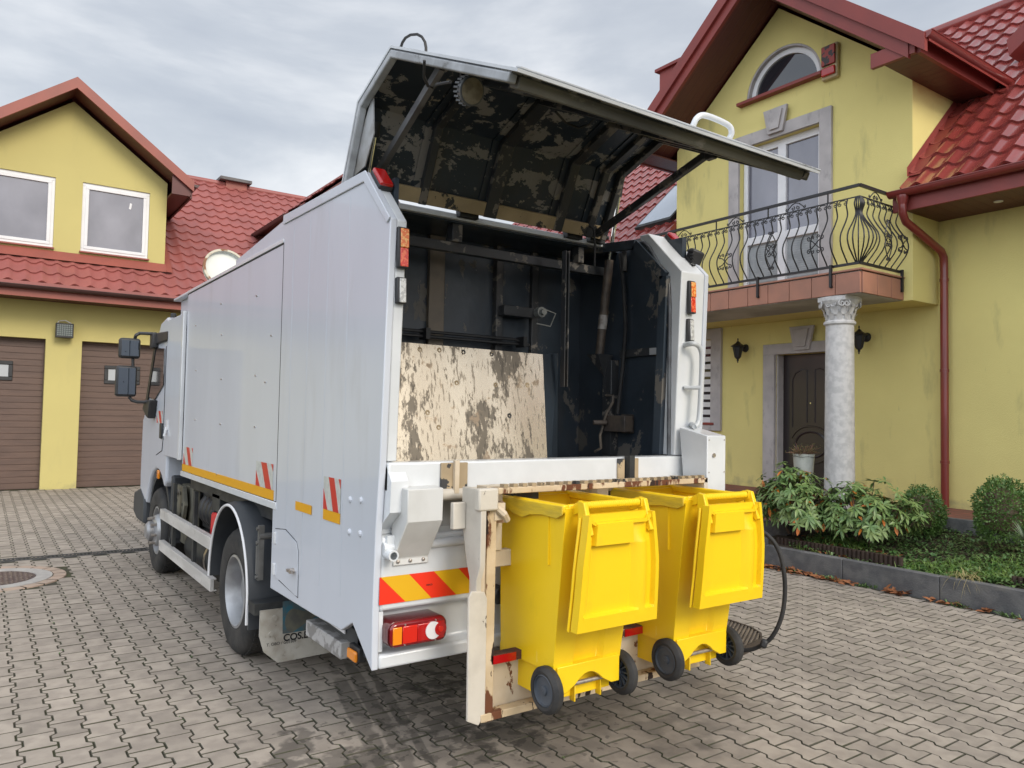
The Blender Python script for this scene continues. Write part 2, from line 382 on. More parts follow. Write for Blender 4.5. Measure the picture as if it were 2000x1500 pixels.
# drain channel across the yard and round manhole
t=thing('drain_channel','long narrow black slotted drain channel crossing the paving by the garage','drain',(0,10.08,0))
f=MB();f.box(-7,5.5,9.985,10.02,-.05,.006).box(-7,5.5,10.14,10.175,-.05,.006);f.build('channel_frame',mat('cast_frame',(.05,.05,.05),(.08,.078,.075),ns=12,rough=.7),t)
f=MB()
for k in range(300):f.box(-6.9+k*.04,-6.9+k*.04+.02,10.02,10.14,-.03,.004)
f.box(-7,5.5,10.072,10.088,-.03,.0025)
f.build('slotted_grate',M['chassis'],t)
t=thing('manhole_cover','round rusty brown manhole cover in a pale concrete ring with sandy setts','manhole',(.14,9.07,0))
pat=mat('cast_iron_brown',(.12,.085,.07),(.085,.06,.055),ns=8,rough=.8)
MB().cyl((.14,9.07,0),'z',.375,-.03,.0,48).build('iron_lid',pat,t)
f=MB()
for i in range(-8,9):
    for j in range(-8,9):
        x=i*.042;y=j*.042
        if x*x+y*y<.34**2:
            a=.8 if (i+j)%2 else -.8
            f.bar((.14+x-.014*math.cos(a),9.07+y-.014*math.sin(a),.002),(.14+x+.014*math.cos(a),9.07+y+.014*math.sin(a),.002),.010,.008)
f.build('tread_pattern',mat('worn_iron',(.20,.16,.13),(.14,.1,.09),ns=15,rough=.6),t)
ringc=mat('pale_concrete',(.40,.38,.35),(.34,.32,.30),ns=9,rough=.85,bump=.2)
MB().lathe([(.38,-.03),(.38,.004),(.52,.004),(.52,-.03)],(.14,9.07,0),'z',48).build('concrete_ring',ringc,t)
f=MB()
for k in range(22):
    a=2*math.pi*k/22;f.lathe([(.527,-.02),(.53,.003),(.64,.003),(.645,-.02)],(.14,9.07,0),'z',3,a+.012,a+2*math.pi/22-.012)
f.build('sett_ring',mat('sandy_sett',(.42,.31,.24),(.36,.28,.22),ns=6,rough=.85,bump=.2),t)
# kerb, planting bed, patio, steps
M['kerb']=mat('dark_kerb_concrete',(.10,.10,.102),(.15,.147,.143),ns=7,rough=.9,bump=.5,bs=60)
over(M['kerb'],(.17,.16,.14),3,.58,.72,stretch=(1,1,2),amt=.6)
t=thing('garden_kerb','low dark grey concrete kerb along the planting bed','kerb',(7.62,2,0))
f=MB()
for k in range(9):
    y0=5.62-(k+1)*1.0;f.box(7.60,7.70,y0+.004,y0+1.0-.002,-.1,.24+random.uniform(-.004,.004))
f.build('kerb_stone',M['kerb'],t,bevel=.008)
f=MB();f.box(7.585,7.72,5.63,5.78,-.1,.31);f.build('end_post',M['kerb'],t,bevel=.008)
M['soil']=mat('bed_soil',(.045,.032,.02),(.07,.05,.03),ns=9,rough=.95,bump=.6,bs=30)
def bedz(x,y):
    return .20+ (x-7.7)*.17+.03*math.sin(y*2.3+x)
f=MB();nx,ny=10,40
vs=[(7.70+i*.185,-4.5+j*.258,min(bedz(7.70+i*.185,-4.5+j*.258),.52)) for j in range(ny+1) for i in range(nx+1)]
f.add(vs,[(j*(nx+1)+i,j*(nx+1)+i+1,(j+1)*(nx+1)+i+1,(j+1)*(nx+1)+i) for j in range(ny) for i in range(nx)])
struct(f.build('planting_bed',M['soil'],smooth=60,recalc=False))
M['clinker']=mat('red_clinker',(.26,.085,.06),(.17,.075,.055),ns=3,rough=.8,bump=.2)
def clinker(m):
    t=m.node_tree;n=t.nodes;l=t.links;b=n['Principled BSDF'];br=n.new('ShaderNodeTexBrick');tc=n.new('ShaderNodeTexCoord')
    l.new(tc.outputs['Object'],br.inputs[0]);br.inputs['Scale'].default_value=1;br.inputs['Brick Width'].default_value=.2;br.inputs['Row Height'].default_value=.1;br.inputs['Mortar Size'].default_value=.006
    br.inputs['Color1'].default_value=(.26,.085,.06,1);br.inputs['Color2'].default_value=(.18,.07,.055,1);br.inputs['Mortar'].default_value=(.08,.06,.05,1)
    l.new(br.outputs[0],b.inputs['Base Color'])
clinker(M['clinker'])
f=MB();f.box(9.30,10.5,-6,5.0,.2,.60).box(8.62,10.5,5.0,16,.2,.60);struct(f.build('patio',M['clinker']))
f=MB();f.box(9.22,9.30,-6,5.08,.2,.615).box(8.54,8.62,5.0,16,.2,.625).box(8.62,9.22,5.0,5.08,.2,.625);struct(f.build('patio_edging',M['kerb'],bevel=.006))
f=MB();f.box(8.22,8.54,5.7,12,0,.42).box(7.9,8.22,5.7,12,0,.21);struct(f.build('entrance_steps',M['clinker']))
f=MB();f.box(8.14,8.22,5.68,12,0,.437).box(7.82,7.90,5.68,12,0,.227).box(8.22,8.54,5.62,5.70,0,.437).box(7.9,8.14,5.62,5.68,0,.227);struct(f.build('step_edging',M['kerb'],bevel=.006))
# brown roll border of the bed
M['rollb']=mat('brown_plastic_border',(.035,.02,.014),(.05,.03,.02),ns=9,rough=.7)
for (a,b,l_) in ((4.1,5.55,'brown corrugated bed border near the rhododendron'),(1.6,3.05,'brown corrugated bed border at the right end of the kerb')):
    f=MB();k=a
    while k<b:
        f.cyl((7.80,k,0),'z',.026,.12,.325,8);k+=.05
    tag(f.build('bed_border',M['rollb'],smooth=40),l_,'border','corrugated borders of the bed')
# ---------------------------------------------------------------- metal tile roofs
def tiles(P0,u,s,U,S,keep=None,pitch=.25,course=.36,amp=.026,step=.030,sub=10,phase=0):
    P0=Vector(P0);u=Vector(u).normalized();s=Vector(s).normalized();n=u.cross(s)
    if n.z<0:n=-n
    f=MB();nu=int(U/pitch*sub);ns_=int(S/course)+1;du=pitch/sub
    def wav(a):
        x=(a/pitch+phase)%1
        return amp*(.5+.5*math.cos(2*math.pi*x))**1.8
    def scal(a):
        x=(a/pitch+phase)%1
        return -.055*(1-(.5+.5*math.cos(2*math.pi*x))**1.3)
    for j in range(ns_):
        s0=j*course
        rows=[(0,0),(0,step),(.5,step*.45),(1.0,0.0)]
        base=len(f.v);pts=[];idx={}
        for r,(ff,h) in enumerate(rows):
            for i in range(nu+1):
                a=i*du
                off=scal(a) if r<2 else 0
                if r==3: off=scal(a)
                sp=min(max(s0+ff*course+off,0 if j>0 else -.05),S)
                hh=h+wav(a)+(0 if r else -.0)
                pts.append(P0+u*a+s*sp+n*(hh-(0.004 if r==0 else 0)))
        fs=[]
        for i in range(nu):
            if keep and not keep(P0+u*((i+.5)*du)+s*min(s0+.5*course,S)):continue
            for r in range(3):
                q=r*(nu+1)+i
                fs.append((q,q+1,q+nu+2,q+nu+1))
        f.add(pts,fs)
    return f
M['roofR']=mat('glossy_red_roof_sheet',(.27,.048,.040),(.22,.042,.036),ns=1.2,rough=.27,coat=.5,bump=.05,bs=8)
over(M['roofR'],(.09,.085,.04),2.4,.64,.75,stretch=(1,3,1),amt=.55,rough=.7)
M['roofL']=mat('matt_red_roof_sheet',(.31,.095,.082),(.27,.085,.075),ns=1.5,rough=.5)
M['trimR']=mat('red_brown_trim',(.235,.038,.030),(.20,.034,.028),ns=2,rough=.5)
M['trimL']=mat('brick_red_trim',(.29,.075,.052),(.25,.068,.048),ns=2,rough=.5)
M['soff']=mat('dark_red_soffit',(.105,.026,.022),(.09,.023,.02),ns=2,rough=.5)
def boards(m,axis,w):
    t=m.node_tree;n=t.nodes;l=t.links;b=n['Principled BSDF'];tc=n.new('ShaderNodeTexCoord');sx=n.new('ShaderNodeSeparateXYZ');l.new(tc.outputs['Object'],sx.inputs[0])
    mo=n.new('ShaderNodeMath');mo.operation='PINGPONG';mo.inputs[1].default_value=w/2;l.new(sx.outputs[axis],mo.inputs[0])
    r=n.new('ShaderNodeMapRange');r.inputs[1].default_value=0;r.inputs[2].default_value=.006;l.new(mo.outputs[0],r.inputs[0])
    bp=n.new('ShaderNodeBump');bp.inputs['Strength'].default_value=1;bp.inputs['Distance'].default_value=.008;l.new(r.outputs[0],bp.inputs['Height']);l.new(bp.outputs[0],b.inputs['Normal'])
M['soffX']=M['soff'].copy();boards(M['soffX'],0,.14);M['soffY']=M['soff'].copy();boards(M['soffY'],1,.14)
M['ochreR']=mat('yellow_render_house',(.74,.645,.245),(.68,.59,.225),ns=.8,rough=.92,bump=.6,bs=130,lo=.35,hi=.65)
over(M['ochreR'],(.30,.28,.13),3.5,.60,.78,stretch=(1,1,.25),amt=.55)
over(M['ochreR'],(.20,.20,.13),9,.70,.78,stretch=(1,2.2,.28),amt=.6,off=4)
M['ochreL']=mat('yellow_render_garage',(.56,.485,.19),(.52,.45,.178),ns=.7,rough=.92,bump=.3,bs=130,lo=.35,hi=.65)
over(M['ochreR'],(.30,.27,.16),5,.42,.66,mask=('Z',0,.8,.45),amt=.55)
over(M['ochreL'],(.30,.27,.15),5,.42,.66,mask=('Z',0,.7,.45),amt=.5)
over(M['ochreL'],(.40,.36,.17),2.5,.58,.8,stretch=(1,1,.3),amt=.35,off=3)
M['stone']=mat('grey_stucco_trim',(.46,.43,.42),(.38,.355,.35),ns=4,rough=.9,bump=.3,bs=90,lo=.35,hi=.65)
over(M['stone'],(.15,.145,.14),6,.58,.72,stretch=(1,1,.6),amt=.5)
M['soffitgrey']=mat('grey_slab_render',(.46,.44,.42),(.31,.30,.285),ns=1.5,rough=.9,bump=.3,bs=80)
M['terra']=mat('terracotta_tile',(.36,.165,.11),(.30,.145,.10),ns=3,rough=.6,bump=.1)
M['column']=mat('column_concrete',(.56,.545,.53),(.45,.44,.43),ns=14,rough=.9,bump=.5,bs=70,lo=.4,hi=.6)
over(M['column'],(.56,.55,.54),24,.63,.68,off=3)
M['iron']=mat('black_wrought_iron',(.014,.014,.016),rough=.45)
M['pvc']=mat('white_window_frame',(.72,.72,.73),(.68,.68,.69),ns=3,rough=.35)
M['pane']=mat('window_pane',(.21,.21,.245),(.12,.12,.145),ns=.9,lo=.35,hi=.65,rough=.04,coat=1,stretch=(1,1,.7));M['pane'].node_tree.nodes['Principled BSDF'].inputs['Metallic'].default_value=.25
M['paned']=plain('dark_window_pane',(.02,.022,.028),.03,coat=1)
M['blind']=mat('grey_blind',(.36,.38,.39),(.30,.32,.33),ns=9,rough=.6)
# ---------------------------------------------------------------- right house
GS=.813
house=thing('house','yellow house with arched attic window, wrought iron balcony and grey column','house',(10.5,7,.6))
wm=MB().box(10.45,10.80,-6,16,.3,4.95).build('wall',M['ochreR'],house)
cut(wm,[MB().box(10.3,10.68,6.46,7.50,.60,2.757),MB().box(10.3,10.62,8.80,10.2,1.62,3.10)])
gp=[(4.97,3.29),(9.04,3.29),(9.04,6.35),(7.0,8.02),(4.97,6.35)]
gw=MB().prism(gp,'x',9.77,14.0).build('gable_wall',M['ochreR'],house)
arc=[(6.325+.02,6.735)]+[(6.925+.575*math.cos(a),6.735+.575*math.sin(a)) for a in [math.pi*k/24 for k in range(0,25)]]
arc=[(6.925+.66*math.cos(math.pi*k/24),6.735+.66*math.sin(math.pi*k/24)) for k in range(25)]
cut(gw,[MB().box(9.6,9.92,6.28,7.70,3.70,6.01),MB().prism(arc,'x',9.6,9.90)])
# arched window
aw=MB();R1,R2=.625,.545
for k in range(24):
    a=math.pi*k/24;b=math.pi*(k+1)/24
    def P(x,r,t):return (x,6.925+r*math.cos(t),6.735+r*math.sin(t))
    aw.add([P(9.84,R1,a),P(9.84,R1,b),P(9.84,R2,b),P(9.84,R2,a),P(9.90,R1,a),P(9.90,R1,b),P(9.90,R2,b),P(9.90,R2,a)],[(0,1,2,3),(4,7,6,5),(2,6,7,3),(0,4,5,1)])
aw.box(9.84,9.90,6.30,7.55,6.735,6.80)
aw_=aw.build('arched_window',M['pvc'],house,smooth=30)
MB().prism([(6.925+.55*math.cos(math.pi*k/24),6.74+.55*math.sin(math.pi*k/24)) for k in range(25)],'x',9.875,9.885).build('pane',M['paned'],aw_)
rg=MB()
for k in range(24):
    a=math.pi*k/24;b=math.pi*(k+1)/24
    def P(x,r,t):return (x,6.925+r*math.cos(t),6.735+r*math.sin(t))
    rg.add([P(9.773,.657,a),P(9.773,.657,b),P(9.773,.628,b),P(9.773,.628,a),P(9.90,.657,a),P(9.90,.657,b),P(9.90,.628,b),P(9.90,.628,a)],[(0,1,2,3),(4,7,6,5),(2,6,7,3),(0,4,5,1)])
rg.build('arch_surround',M['stone'],aw_,smooth=30)
MB().box(9.66,9.84,6.22,7.70,6.685,6.735).build('window_sill',M['trimR'],house,bevel=.004)
# balcony door with surround
bd=MB();x0,x1=9.86,9.92
bd.box(x0,x1,6.28,6.36,3.62,6.01).box(x0,x1,7.62,7.70,3.62,6.01).box(x0,x1,6.36,7.62,5.90,6.01).box(x0,x1,6.36,7.62,3.62,3.72)
bd.box(x0-.01,x1-.01,6.92,7.06,3.70,5.92).box(x0-.004,x1-.012,6.34,7.64,4.46,4.58)
bd.box(x0-.018,x0,6.30,6.37,3.70,5.92).box(x0-.018,x0,7.61,7.68,3.70,5.92)
bd_=bd.build('balcony_door',M['pvc'],house,bevel=.006)
for (a,b) in ((6.36,6.92),(7.06,7.62)):
    MB().box(9.895,9.905,a,b,4.58,5.90).build('pane',M['pane'],bd_)
    f=MB();z=3.72
    while z<4.44:f.box(9.898,9.912,a,b,z,z+.028);z+=.034
    f.box(9.906,9.914,a,b,3.7,4.47);f.build('blind',M['blind'],bd_)
f=MB();f.box(9.72,9.772,6.09,6.28,3.58,6.20).box(9.72,9.772,7.70,7.89,3.58,6.20).box(9.72,9.772,6.28,7.70,6.01,6.20)
sr=f.build('door_surround',M['stone'],house,bevel=.006)
def keystone(y,z0,z1,x,par,wb=.13,wt=.21):
    MB().prism([(y-wb,z0),(y+wb,z0),(y+wt,z1),(y-wt,z1)],'x',x-.05,x).build('keystone',M['stone'],par,bevel=.005)
    MB().prism([(y-wb*.6,z0+.05),(y+wb*.6,z0+.05),(y+wt*.68,z1-.05),(y-wt*.68,z1-.05)],'x',x-.08,x-.05).build('keystone_boss',M['stone'],par,bevel=.005)
keystone(6.99,6.06,6.44,9.72,sr)
# alarm siren
sb=MB().box(9.69,9.77,5.98,6.23,6.58,7.08).build('alarm_siren',mat('siren_cream',(.50,.40,.20),(.42,.34,.2),ns=9,rough=.5),house,bevel=.02)
MB().box(9.655,9.692,6.00,6.21,6.77,7.05).build('siren_label',mat('siren_label_red',(.30,.035,.025),(.03,.02,.02),ns=9,rough=.5,lo=.52,hi=.54),sb,bevel=.01)
MB().box(9.65,9.692,6.00,6.21,6.62,6.74).build('siren_lamp',M['lensr'],sb,bevel=.015)
# balcony
sl=MB().box(8.80,10.449,5.12,9.6,3.293,3.575).build('balcony_slab',M['soffitgrey'],house)
f=MB();y=5.10
while y<9.55:f.box(8.765,8.799,y+.003,min(y+.33,9.6)-.003,3.30,3.56);y+=.333
x=8.80
while x<9.74:f.box(x+.003,min(x+.33,9.768)-.003,5.085,5.119,3.30,3.56);x+=.333
f.box(8.75,9.77,5.07,9.6,3.577,3.60)
f.build('edge_tiles',M['terra'],sl,bevel=.003)
rl=MB();XB,YB=8.79,5.12;HT,HB,HM=4.64,3.67,4.50
rl.bar((XB,YB,HT),(XB,9.6,HT),.035,.035).bar((XB,YB,HT),(9.77,YB,HT),.035,.035)
rl.bar((XB,YB,HM),(XB,9.6,HM),.014,.014).bar((XB,YB,HM),(9.77,YB,HM),.014,.014)
rl.bar((XB,YB,HB),(XB,9.6,HB),.03,.03).bar((XB,YB,HB),(9.77,YB,HB),.03,.03)
for y in (5.55,6.45,7.35,8.25,9.15):rl.bar((XB,y,HM),(XB,y,HT),.014,.014,(0,1,0))
for (x,y,dx,dy) in ((XB,5.48,-.03,0),(XB,6.58,-.03,0),(XB,7.9,-.03,0),(9.70,YB,0,-.03)):
    rl.bar((x,y,HB),(x+dx*1.6,y+dy*1.6,HB),.03,.03).bar((x+dx*1.6,y+dy*1.6,HB+.015),(x+dx*1.6,y+dy*1.6,3.40),.03,.03,(0,1,0)).bar((x,y,3.41),(x+dx*1.6,y+dy*1.6,3.41),.03,.03)
RA=rl.build('balcony_railing',M['iron'],house)
PR0=[(0,0),(.08,.045),(.2,.125),(.33,.165),(.45,.145),(.57,.08),(.68,.025),(.76,.0),(.83,.012),(.9,.03),(1,.0)]
PR=[]
for i in range(len(PR0)-1):
    p0=PR0[max(i-1,0)];p1=PR0[i];p2=PR0[i+1];p3=PR0[min(i+2,len(PR0)-1)]
    for t in (0,.5):PR.append((p1[0]+(p2[0]-p1[0])*t,.5*((2*p1[1])+(-p0[1]+p2[1])*t+(2*p0[1]-5*p1[1]+4*p2[1]-p3[1])*t*t+(-p0[1]+3*p1[1]-3*p2[1]+p3[1])*t**3)))
PR.append(PR0[-1])
def bal(bx,by,ox,oy,top=None):
    tx,ty=top or (bx,by)
    return [(bx+(tx-bx)*t+ox*o,by+(ty-by)*t+oy*o,HB+(HM-HB)*t) for t,o in PR]
f=MB();ys=[]
y=YB+.16
while y<9.5:ys.append(y);y+=.137
for y in ys:f.tube(bal(XB,y,-1,0),.009,6)
xs=[XB+.16+.137*k for k in range(6)]
for x in xs:f.tube(bal(x,YB,0,-1),.009,6)
for k in range(7):
    a=math.pi/2*(k/6);c,s_=math.cos(a),math.sin(a)
    f.tube(bal(XB+.05*(k-3)/3*(1 if k>3 else 0),YB+.05*(3-k)/3*(1 if k<3 else 0),-c*1.15,-s_*1.15),.009,6)
f.build('baluster',M['iron'],RA,smooth=60)
def spiral(c,e1,e2,r,turns,a0,dirn=1,n=14,ro=.005):
    pts=[]
    for k in range(n+1):
        t=k/n;a=a0+dirn*turns*2*math.pi*t;rr=r*(1-.82*t)
        pts.append(Vector(c)+Vector(e1)*rr*math.cos(a)+Vector(e2)*rr*math.sin(a))
    return pts
f=MB();Z=Vector((0,0,1))
def arches(p,q,along):
    # small C scrolls under the middle rail between two balusters
    L=(Vector(q)-Vector(p)).length;m=(Vector(p)+Vector(q))/2;al=Vector(along)
    for sgn in (1,-1):
        c=m+al*sgn*L*.27+Z*(-.055)
        f.tube(spiral(c,al*sgn,Z,.026,1.1,0.2,-1,9),.006,5)
        f.tube([m+Z*(-.012),m+al*sgn*L*.22+Z*(-.016),c+al*sgn*.026+Z*.005],.006,5)
for a,b in zip(ys[:-1],ys[1:]):arches((XB,a,HM),(XB,b,HM),(0,1,0))
f.build('scroll_frieze',M['iron'],RA,smooth=60);f=MB()
for a,b in zip(xs[:-1],xs[1:]):arches((a,YB,HM),(b,YB,HM),(1,0,0))
f.build('scroll_frieze',M['iron'],RA,smooth=60);f=MB()
def motif(c,al,kind):
    global f
    f=MB();c=Vector(c);al=Vector(al)
    if kind==0: # diamond of lyre scrolls
        for s1 in (1,-1):
            for s2 in (1,-1):
                f.tube([c+Z*.24*s2,c+al*.05*s1+Z*.15*s2,c+al*.085*s1+Z*.06*s2,c+al*.05*s1+Z*.0,c+al*.015*s1+Z*.02*s2],.0075,5)
                f.tube(spiral(c+al*.03*s1+Z*.05*s2,al*s1,Z*s2,.032,1.1,.5,1,9),.007,5)
                f.tube(spiral(c+al*.026*s1+Z*.235*s2,al*s1,Z*s2,.024,1.1,3,-1,9),.007,5)
    else:
        for s1 in (1,-1):
            for s2 in (1,-1):
                f.tube([c,c+al*.045*s1+Z*.045*s2,c+al*.09*s1+Z*.06*s2],.0075,5)
                f.tube(spiral(c+al*.09*s1+Z*.085*s2,al*s1,Z*s2,.030,1.1,4.7,1,9),.007,5)
                f.tube(spiral(c+al*.045*s1+Z*.095*s2,al*s1,Z*s2,.026,1.1,4.2,-1,9),.007,5)
    f.build('scroll_panel',M['iron'],RA,smooth=60)
for y,k in ((5.62,1),(6.28,0),(7.05,1),(7.72,0),(8.42,1),(9.1,0)):motif((XB-.165,y,HB+.29 +(.03 if k==0 else 0)),(0,1,0),k)
for x,k in ((9.15,0),(9.5,1)):motif((x,YB-.165,HB+.30),(1,0,0),k)
def crest(c,al):
    c=Vector(c);al=Vector(al);f=MB()
    for s1 in (1,-1):
        f.tube([c+Z*.11,c+al*.05*s1+Z*.095,c+al*.12*s1+Z*.035],.0075,5)
        f.tube(spiral(c+al*.13*s1+Z*.035,al*s1,Z,.022,1.1,1,-1,9),.007,5);f.tube(spiral(c+al*.04*s1+Z*.04,al*s1,Z,.03,1.1,2,1,9),.007,5)
    f.build('scroll_crest',M['iron'],RA,smooth=60)
for y in (6.02,7.0,7.98,8.9):crest((XB,y,HM),(0,1,0))
crest((9.15,YB,HM),(1,0,0))
# column
cl=MB().lathe([(.001,.6),(.245,.6),(.245,.68),(.215,.72),(.19,.75),(.183,.9),(.176,1.9),(.170,2.93),(.195,2.95),(.195,2.975),(.175,2.99),(.17,3.0),(.168,3.04)],(8.98,5.50,0),'z',40).build('column',M['column'],house,smooth=35)
cp=MB().lathe([(.165,2.99),(.168,3.05),(.178,3.12),(.205,3.19),(.235,3.23),(.24,3.245),(.001,3.246)],(8.98,5.50,0),'z',36)
cp.prism([(8.98+.27*math.cos(a)*(1 if k%2==0 else .86),5.50+.27*math.sin(a)*(1 if k%2==0 else .86)) for k,a in enumerate([math.pi/4+math.pi/4*j for j in range(8)])],'z',3.235,3.292)
for k in range(8):
    a=math.pi/4*k+math.pi/4;rr=.235 if k%2==0 else .20
    c=Vector((8.98+rr*math.cos(a),5.50+rr*math.sin(a),3.195));tn=Vector((-math.sin(a),math.cos(a),0));rd=Vector((math.cos(a),math.sin(a),0))
    for sg in (1,-1):cp.tube(spiral(c+tn*sg*.03,tn*sg,Z,.042,1.4,1.2,-1,14),.010,6)
for ring,(zz,r0_,h) in enumerate(((3.0,.176,.09),(3.06,.184,.10))):
    for k in range(12):
        a=2*math.pi*(k+.5*ring)/12;rd=Vector((math.cos(a),math.sin(a),0));c=Vector((8.98,5.50,zz))+rd*r0_
        tn=Vector((-math.sin(a),math.cos(a),0))
        cp.add([c-tn*.028,c+tn*.028,c+tn*.034+Z*h*.6+rd*.012,c-tn*.034+Z*h*.6+rd*.012,c+Z*h+rd*.045+tn*.012,c+Z*h+rd*.045-tn*.012],[(0,1,2,3),(3,2,4,5)])
cp.build('capital',M['column'],cl,smooth=50)
# entrance door
ds=MB().box(10.39,10.455,7.50,7.71,.60,2.757).box(10.39,10.455,6.25,6.46,.60,2.757).box(10.39,10.455,6.25,7.71,2.757,2.925).build('entrance_surround',M['stone'],house,bevel=.005)
MB().box(10.46,10.64,7.47,7.499,.61,2.75).build('reveal',M['stone'],ds)
keystone(6.98,2.80,3.17,10.39,ds)
M['door']=mat('dark_brown_door',(.030,.018,.018),(.02,.014,.015),ns=3,rough=.32,stretch=(1,1,.2),coat=.3)
dr=MB().box(10.60,10.64,6.46,7.47,.60,2.755).build('entrance_door',M['door'],house)
f=MB()
def oval(cy,cz,ry,rz,a0=0,a1=2*math.pi,n=28,cl=True):
    return [(10.597,cy+ry*math.cos(a0+(a1-a0)*k/n),cz+rz*math.sin(a0+(a1-a0)*k/n)) for k in range(n if cl else n+1)]
f.tube(oval(6.97,1.33,.27,.20),.016,6,True).tube(oval(6.97,1.33,.36,.29,.35,math.pi-.35,14,False),.014,6).tube(oval(6.97,1.33,.36,.29,math.pi+.35,2*math.pi-.35,14,False),.014,6)
for s1 in (1,-1):
    c=6.97
    f.tube([(10.597,c+.07*s1,1.68),(10.597,c+.07*s1,2.5),(10.597,c+.16*s1,2.52),(10.597,c+.28*s1,2.45),(10.597,c+.33*s1,2.35),(10.597,c+.33*s1,1.60)],.010,6)
f.build('door_moulding',M['door'],dr,smooth=50)
MB().cyl((10.59,6.97,1.98),'x',.012,-.01,.01,10).build('peephole',M['chrome'],dr)
MB().box(10.55,10.60,6.50,6.53,1.55,1.72).build('door_handle',M['chrome'],dr,bevel=.006)
# ground floor window
ws=MB().box(10.40,10.455,8.58,8.80,1.50,3.28).box(10.40,10.455,10.2,10.4,1.50,3.28).box(10.40,10.455,8.80,10.2,3.10,3.28).box(10.40,10.455,8.80,10.2,1.50,1.60).build('window_surround',M['stone'],house,bevel=.005)
wf=MB().box(10.54,10.60,8.80,8.90,1.62,3.10).box(10.54,10.60,8.90,10.2,2.99,3.10).box(10.54,10.60,8.90,10.2,1.62,1.73).build('ground_floor_window',M['pvc'],house,bevel=.004)
MB().box(10.575,10.585,8.90,10.2,1.73,2.99).build('pane',M['paned'],wf)
f=MB();z=1.78
while z<2.95:f.box(10.56,10.572,8.90,10.15,z,z+.085);z+=.135
f.build('blind',M['pvc'],wf)
MB().box(10.38,10.54,8.72,10.25,1.60,1.64).build('window_sill',M['trimR'],house,bevel=.004)
# wall lanterns
def lantern(y,z):
    L_=MB();c=Vector((10.25,y,z))
    L_.lathe([(.001,.205),(.008,.20),(.012,.17),(.004,.16),(.02,.145),(.035,.125),(.115,.075),(.118,.065),(.085,.06)],c,'z',6)
    L_.lathe([(.075,.062),(.08,.055),(.045,-.115),(.04,-.13),(.015,-.15),(.02,-.165),(.008,-.18),(.012,-.195),(.001,-.21)],c,'z',6)
    for k in range(6):
        a=math.pi/3*k;L_.tube([c+Vector((.082*math.cos(a),.082*math.sin(a),.06)),c+Vector((.048*math.cos(a),.048*math.sin(a),-.115))],.006,4)
    L_.tube([c+Vector((0,0,.15)),c+Vector((.05,0,.13)),c+Vector((.10,0,.06)),c+Vector((.19,0,.06))],.013,6)
    L_.lathe([(.001,0),(.07,0),(.06,-.025),(.03,-.04),(.001,-.04)],c+Vector((.198,0,.05)),'x',16)
    o=L_.build('wall_lantern',M['iron'],house)
    MB().lathe([(.070,.055),(.042,-.10)],c,'z',6).build('lantern_glass',plain('lantern_glass',(.30,.27,.20),.2,coat=.5),o)
lantern(8.10,2.85);lantern(5.98,2.88)
# roofs of the right house
SL=.945;th=math.atan(SL)
def rz(x):return 4.66+SL*(x-9.45)
P1=onplane(1842,60,(9.45,0,4.66),(-SL,0,1));XR=P1.x
def keepR(p):
    # leave out what lies under the cross gable
    if 9.0<p.x and abs(p.y-7.0)<2.04 and p.x<9.77+ .0:return False
    gz=8.46-.83*abs(p.y-7.0)
    if abs(p.y-7.0)<2.0 and p.z<gz-.05:return False
    if 4.97<p.y<9.04 and p.x<10.2:return False
    return True
S_=(XR-9.45)/math.cos(th)
ro=tiles((9.45,-6,4.665),(0,1,0),(math.cos(th),0,math.sin(th)),23,S_,keepR,amp=.026,step=.032).build('main_roof',M['roofR'],house,smooth=38,recalc=False)
f=MB();n_=Vector((-math.sin(th),0,math.cos(th)))
f.tube([(XR,-6,rz(XR)+.03),(XR,17,rz(XR)+.03)],.09,10);f.build('ridge_cap',M['roofR'],ro,smooth=50)
f=MB()
for ya,yb in ((-6,4.965),(9.045,17)):f.prism([(9.47,4.655),(9.52,4.60),(9.9,4.60),(XR+6,4.6),(XR,rz(XR)-.02)],'y',ya,yb)
f.prism([(11.4,rz(11.4)-.02),(XR,rz(XR)-.02),(XR+6,4.6),(11.4,4.6)],'y',4.965,9.045)

under=f.build('roof_deck',M['roofR'],house)
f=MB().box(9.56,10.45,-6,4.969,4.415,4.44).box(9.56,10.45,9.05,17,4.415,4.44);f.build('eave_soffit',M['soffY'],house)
f=MB().box(9.52,9.56,-6,5.10,4.40,4.66).box(9.52,9.56,9.05,17,4.40,4.66);f.build('fascia_board',M['trimR'],house,bevel=.004)
f=MB();
def gutter(p,q,r=.075,up=Z):
    p=Vector(p);q=Vector(q);d=(q-p).normalized();a=d.cross(Z).normalized();g=MB();n=10;vs=[]
    for P_ in (p,q):
        for rr in (r,r-.006):
            for k in range(n+1):
                t=math.pi*k/n;vs.append(P_+a*rr*math.cos(t)-Z*rr*math.sin(t))
    m=n+1;fs=[]
    for k in range(n):
        fs+=[(k,k+1,2*m+k+1,2*m+k),(m+k,3*m+k,3*m+k+1,m+k+1)]
    for k in (0,n):fs.append((k,m+k,3*m+k,2*m+k))
    fs+=[tuple(range(0,m)),tuple(range(3*m-1,2*m-1,-1))]
    g.add(vs,fs);g.tube([p+a*r,q+a*r],.008,6).tube([p-a*r,q-a*r],.008,6)
    return g
M['gutR']=mat('red_gutter',(.21,.028,.022),(.18,.026,.021),ns=2,rough=.3,coat=.4)
gutter((9.44,-6,4.64),(9.44,5.10,4.64)).build('gutter',M['gutR'],house,smooth=40)
f=MB();f.lathe([(.075,.03),(.07,-.02),(.05,-.09),(.045,-.12)],(9.44,4.93,4.55),'z',12)
f.tube([(9.44,4.93,4.48),(9.44,4.93,4.36),(9.50,4.925,4.26),(10.28,4.86,3.98),(10.34,4.855,3.90),(10.35,4.855,3.75),(10.35,4.855,.62)],.050,14)
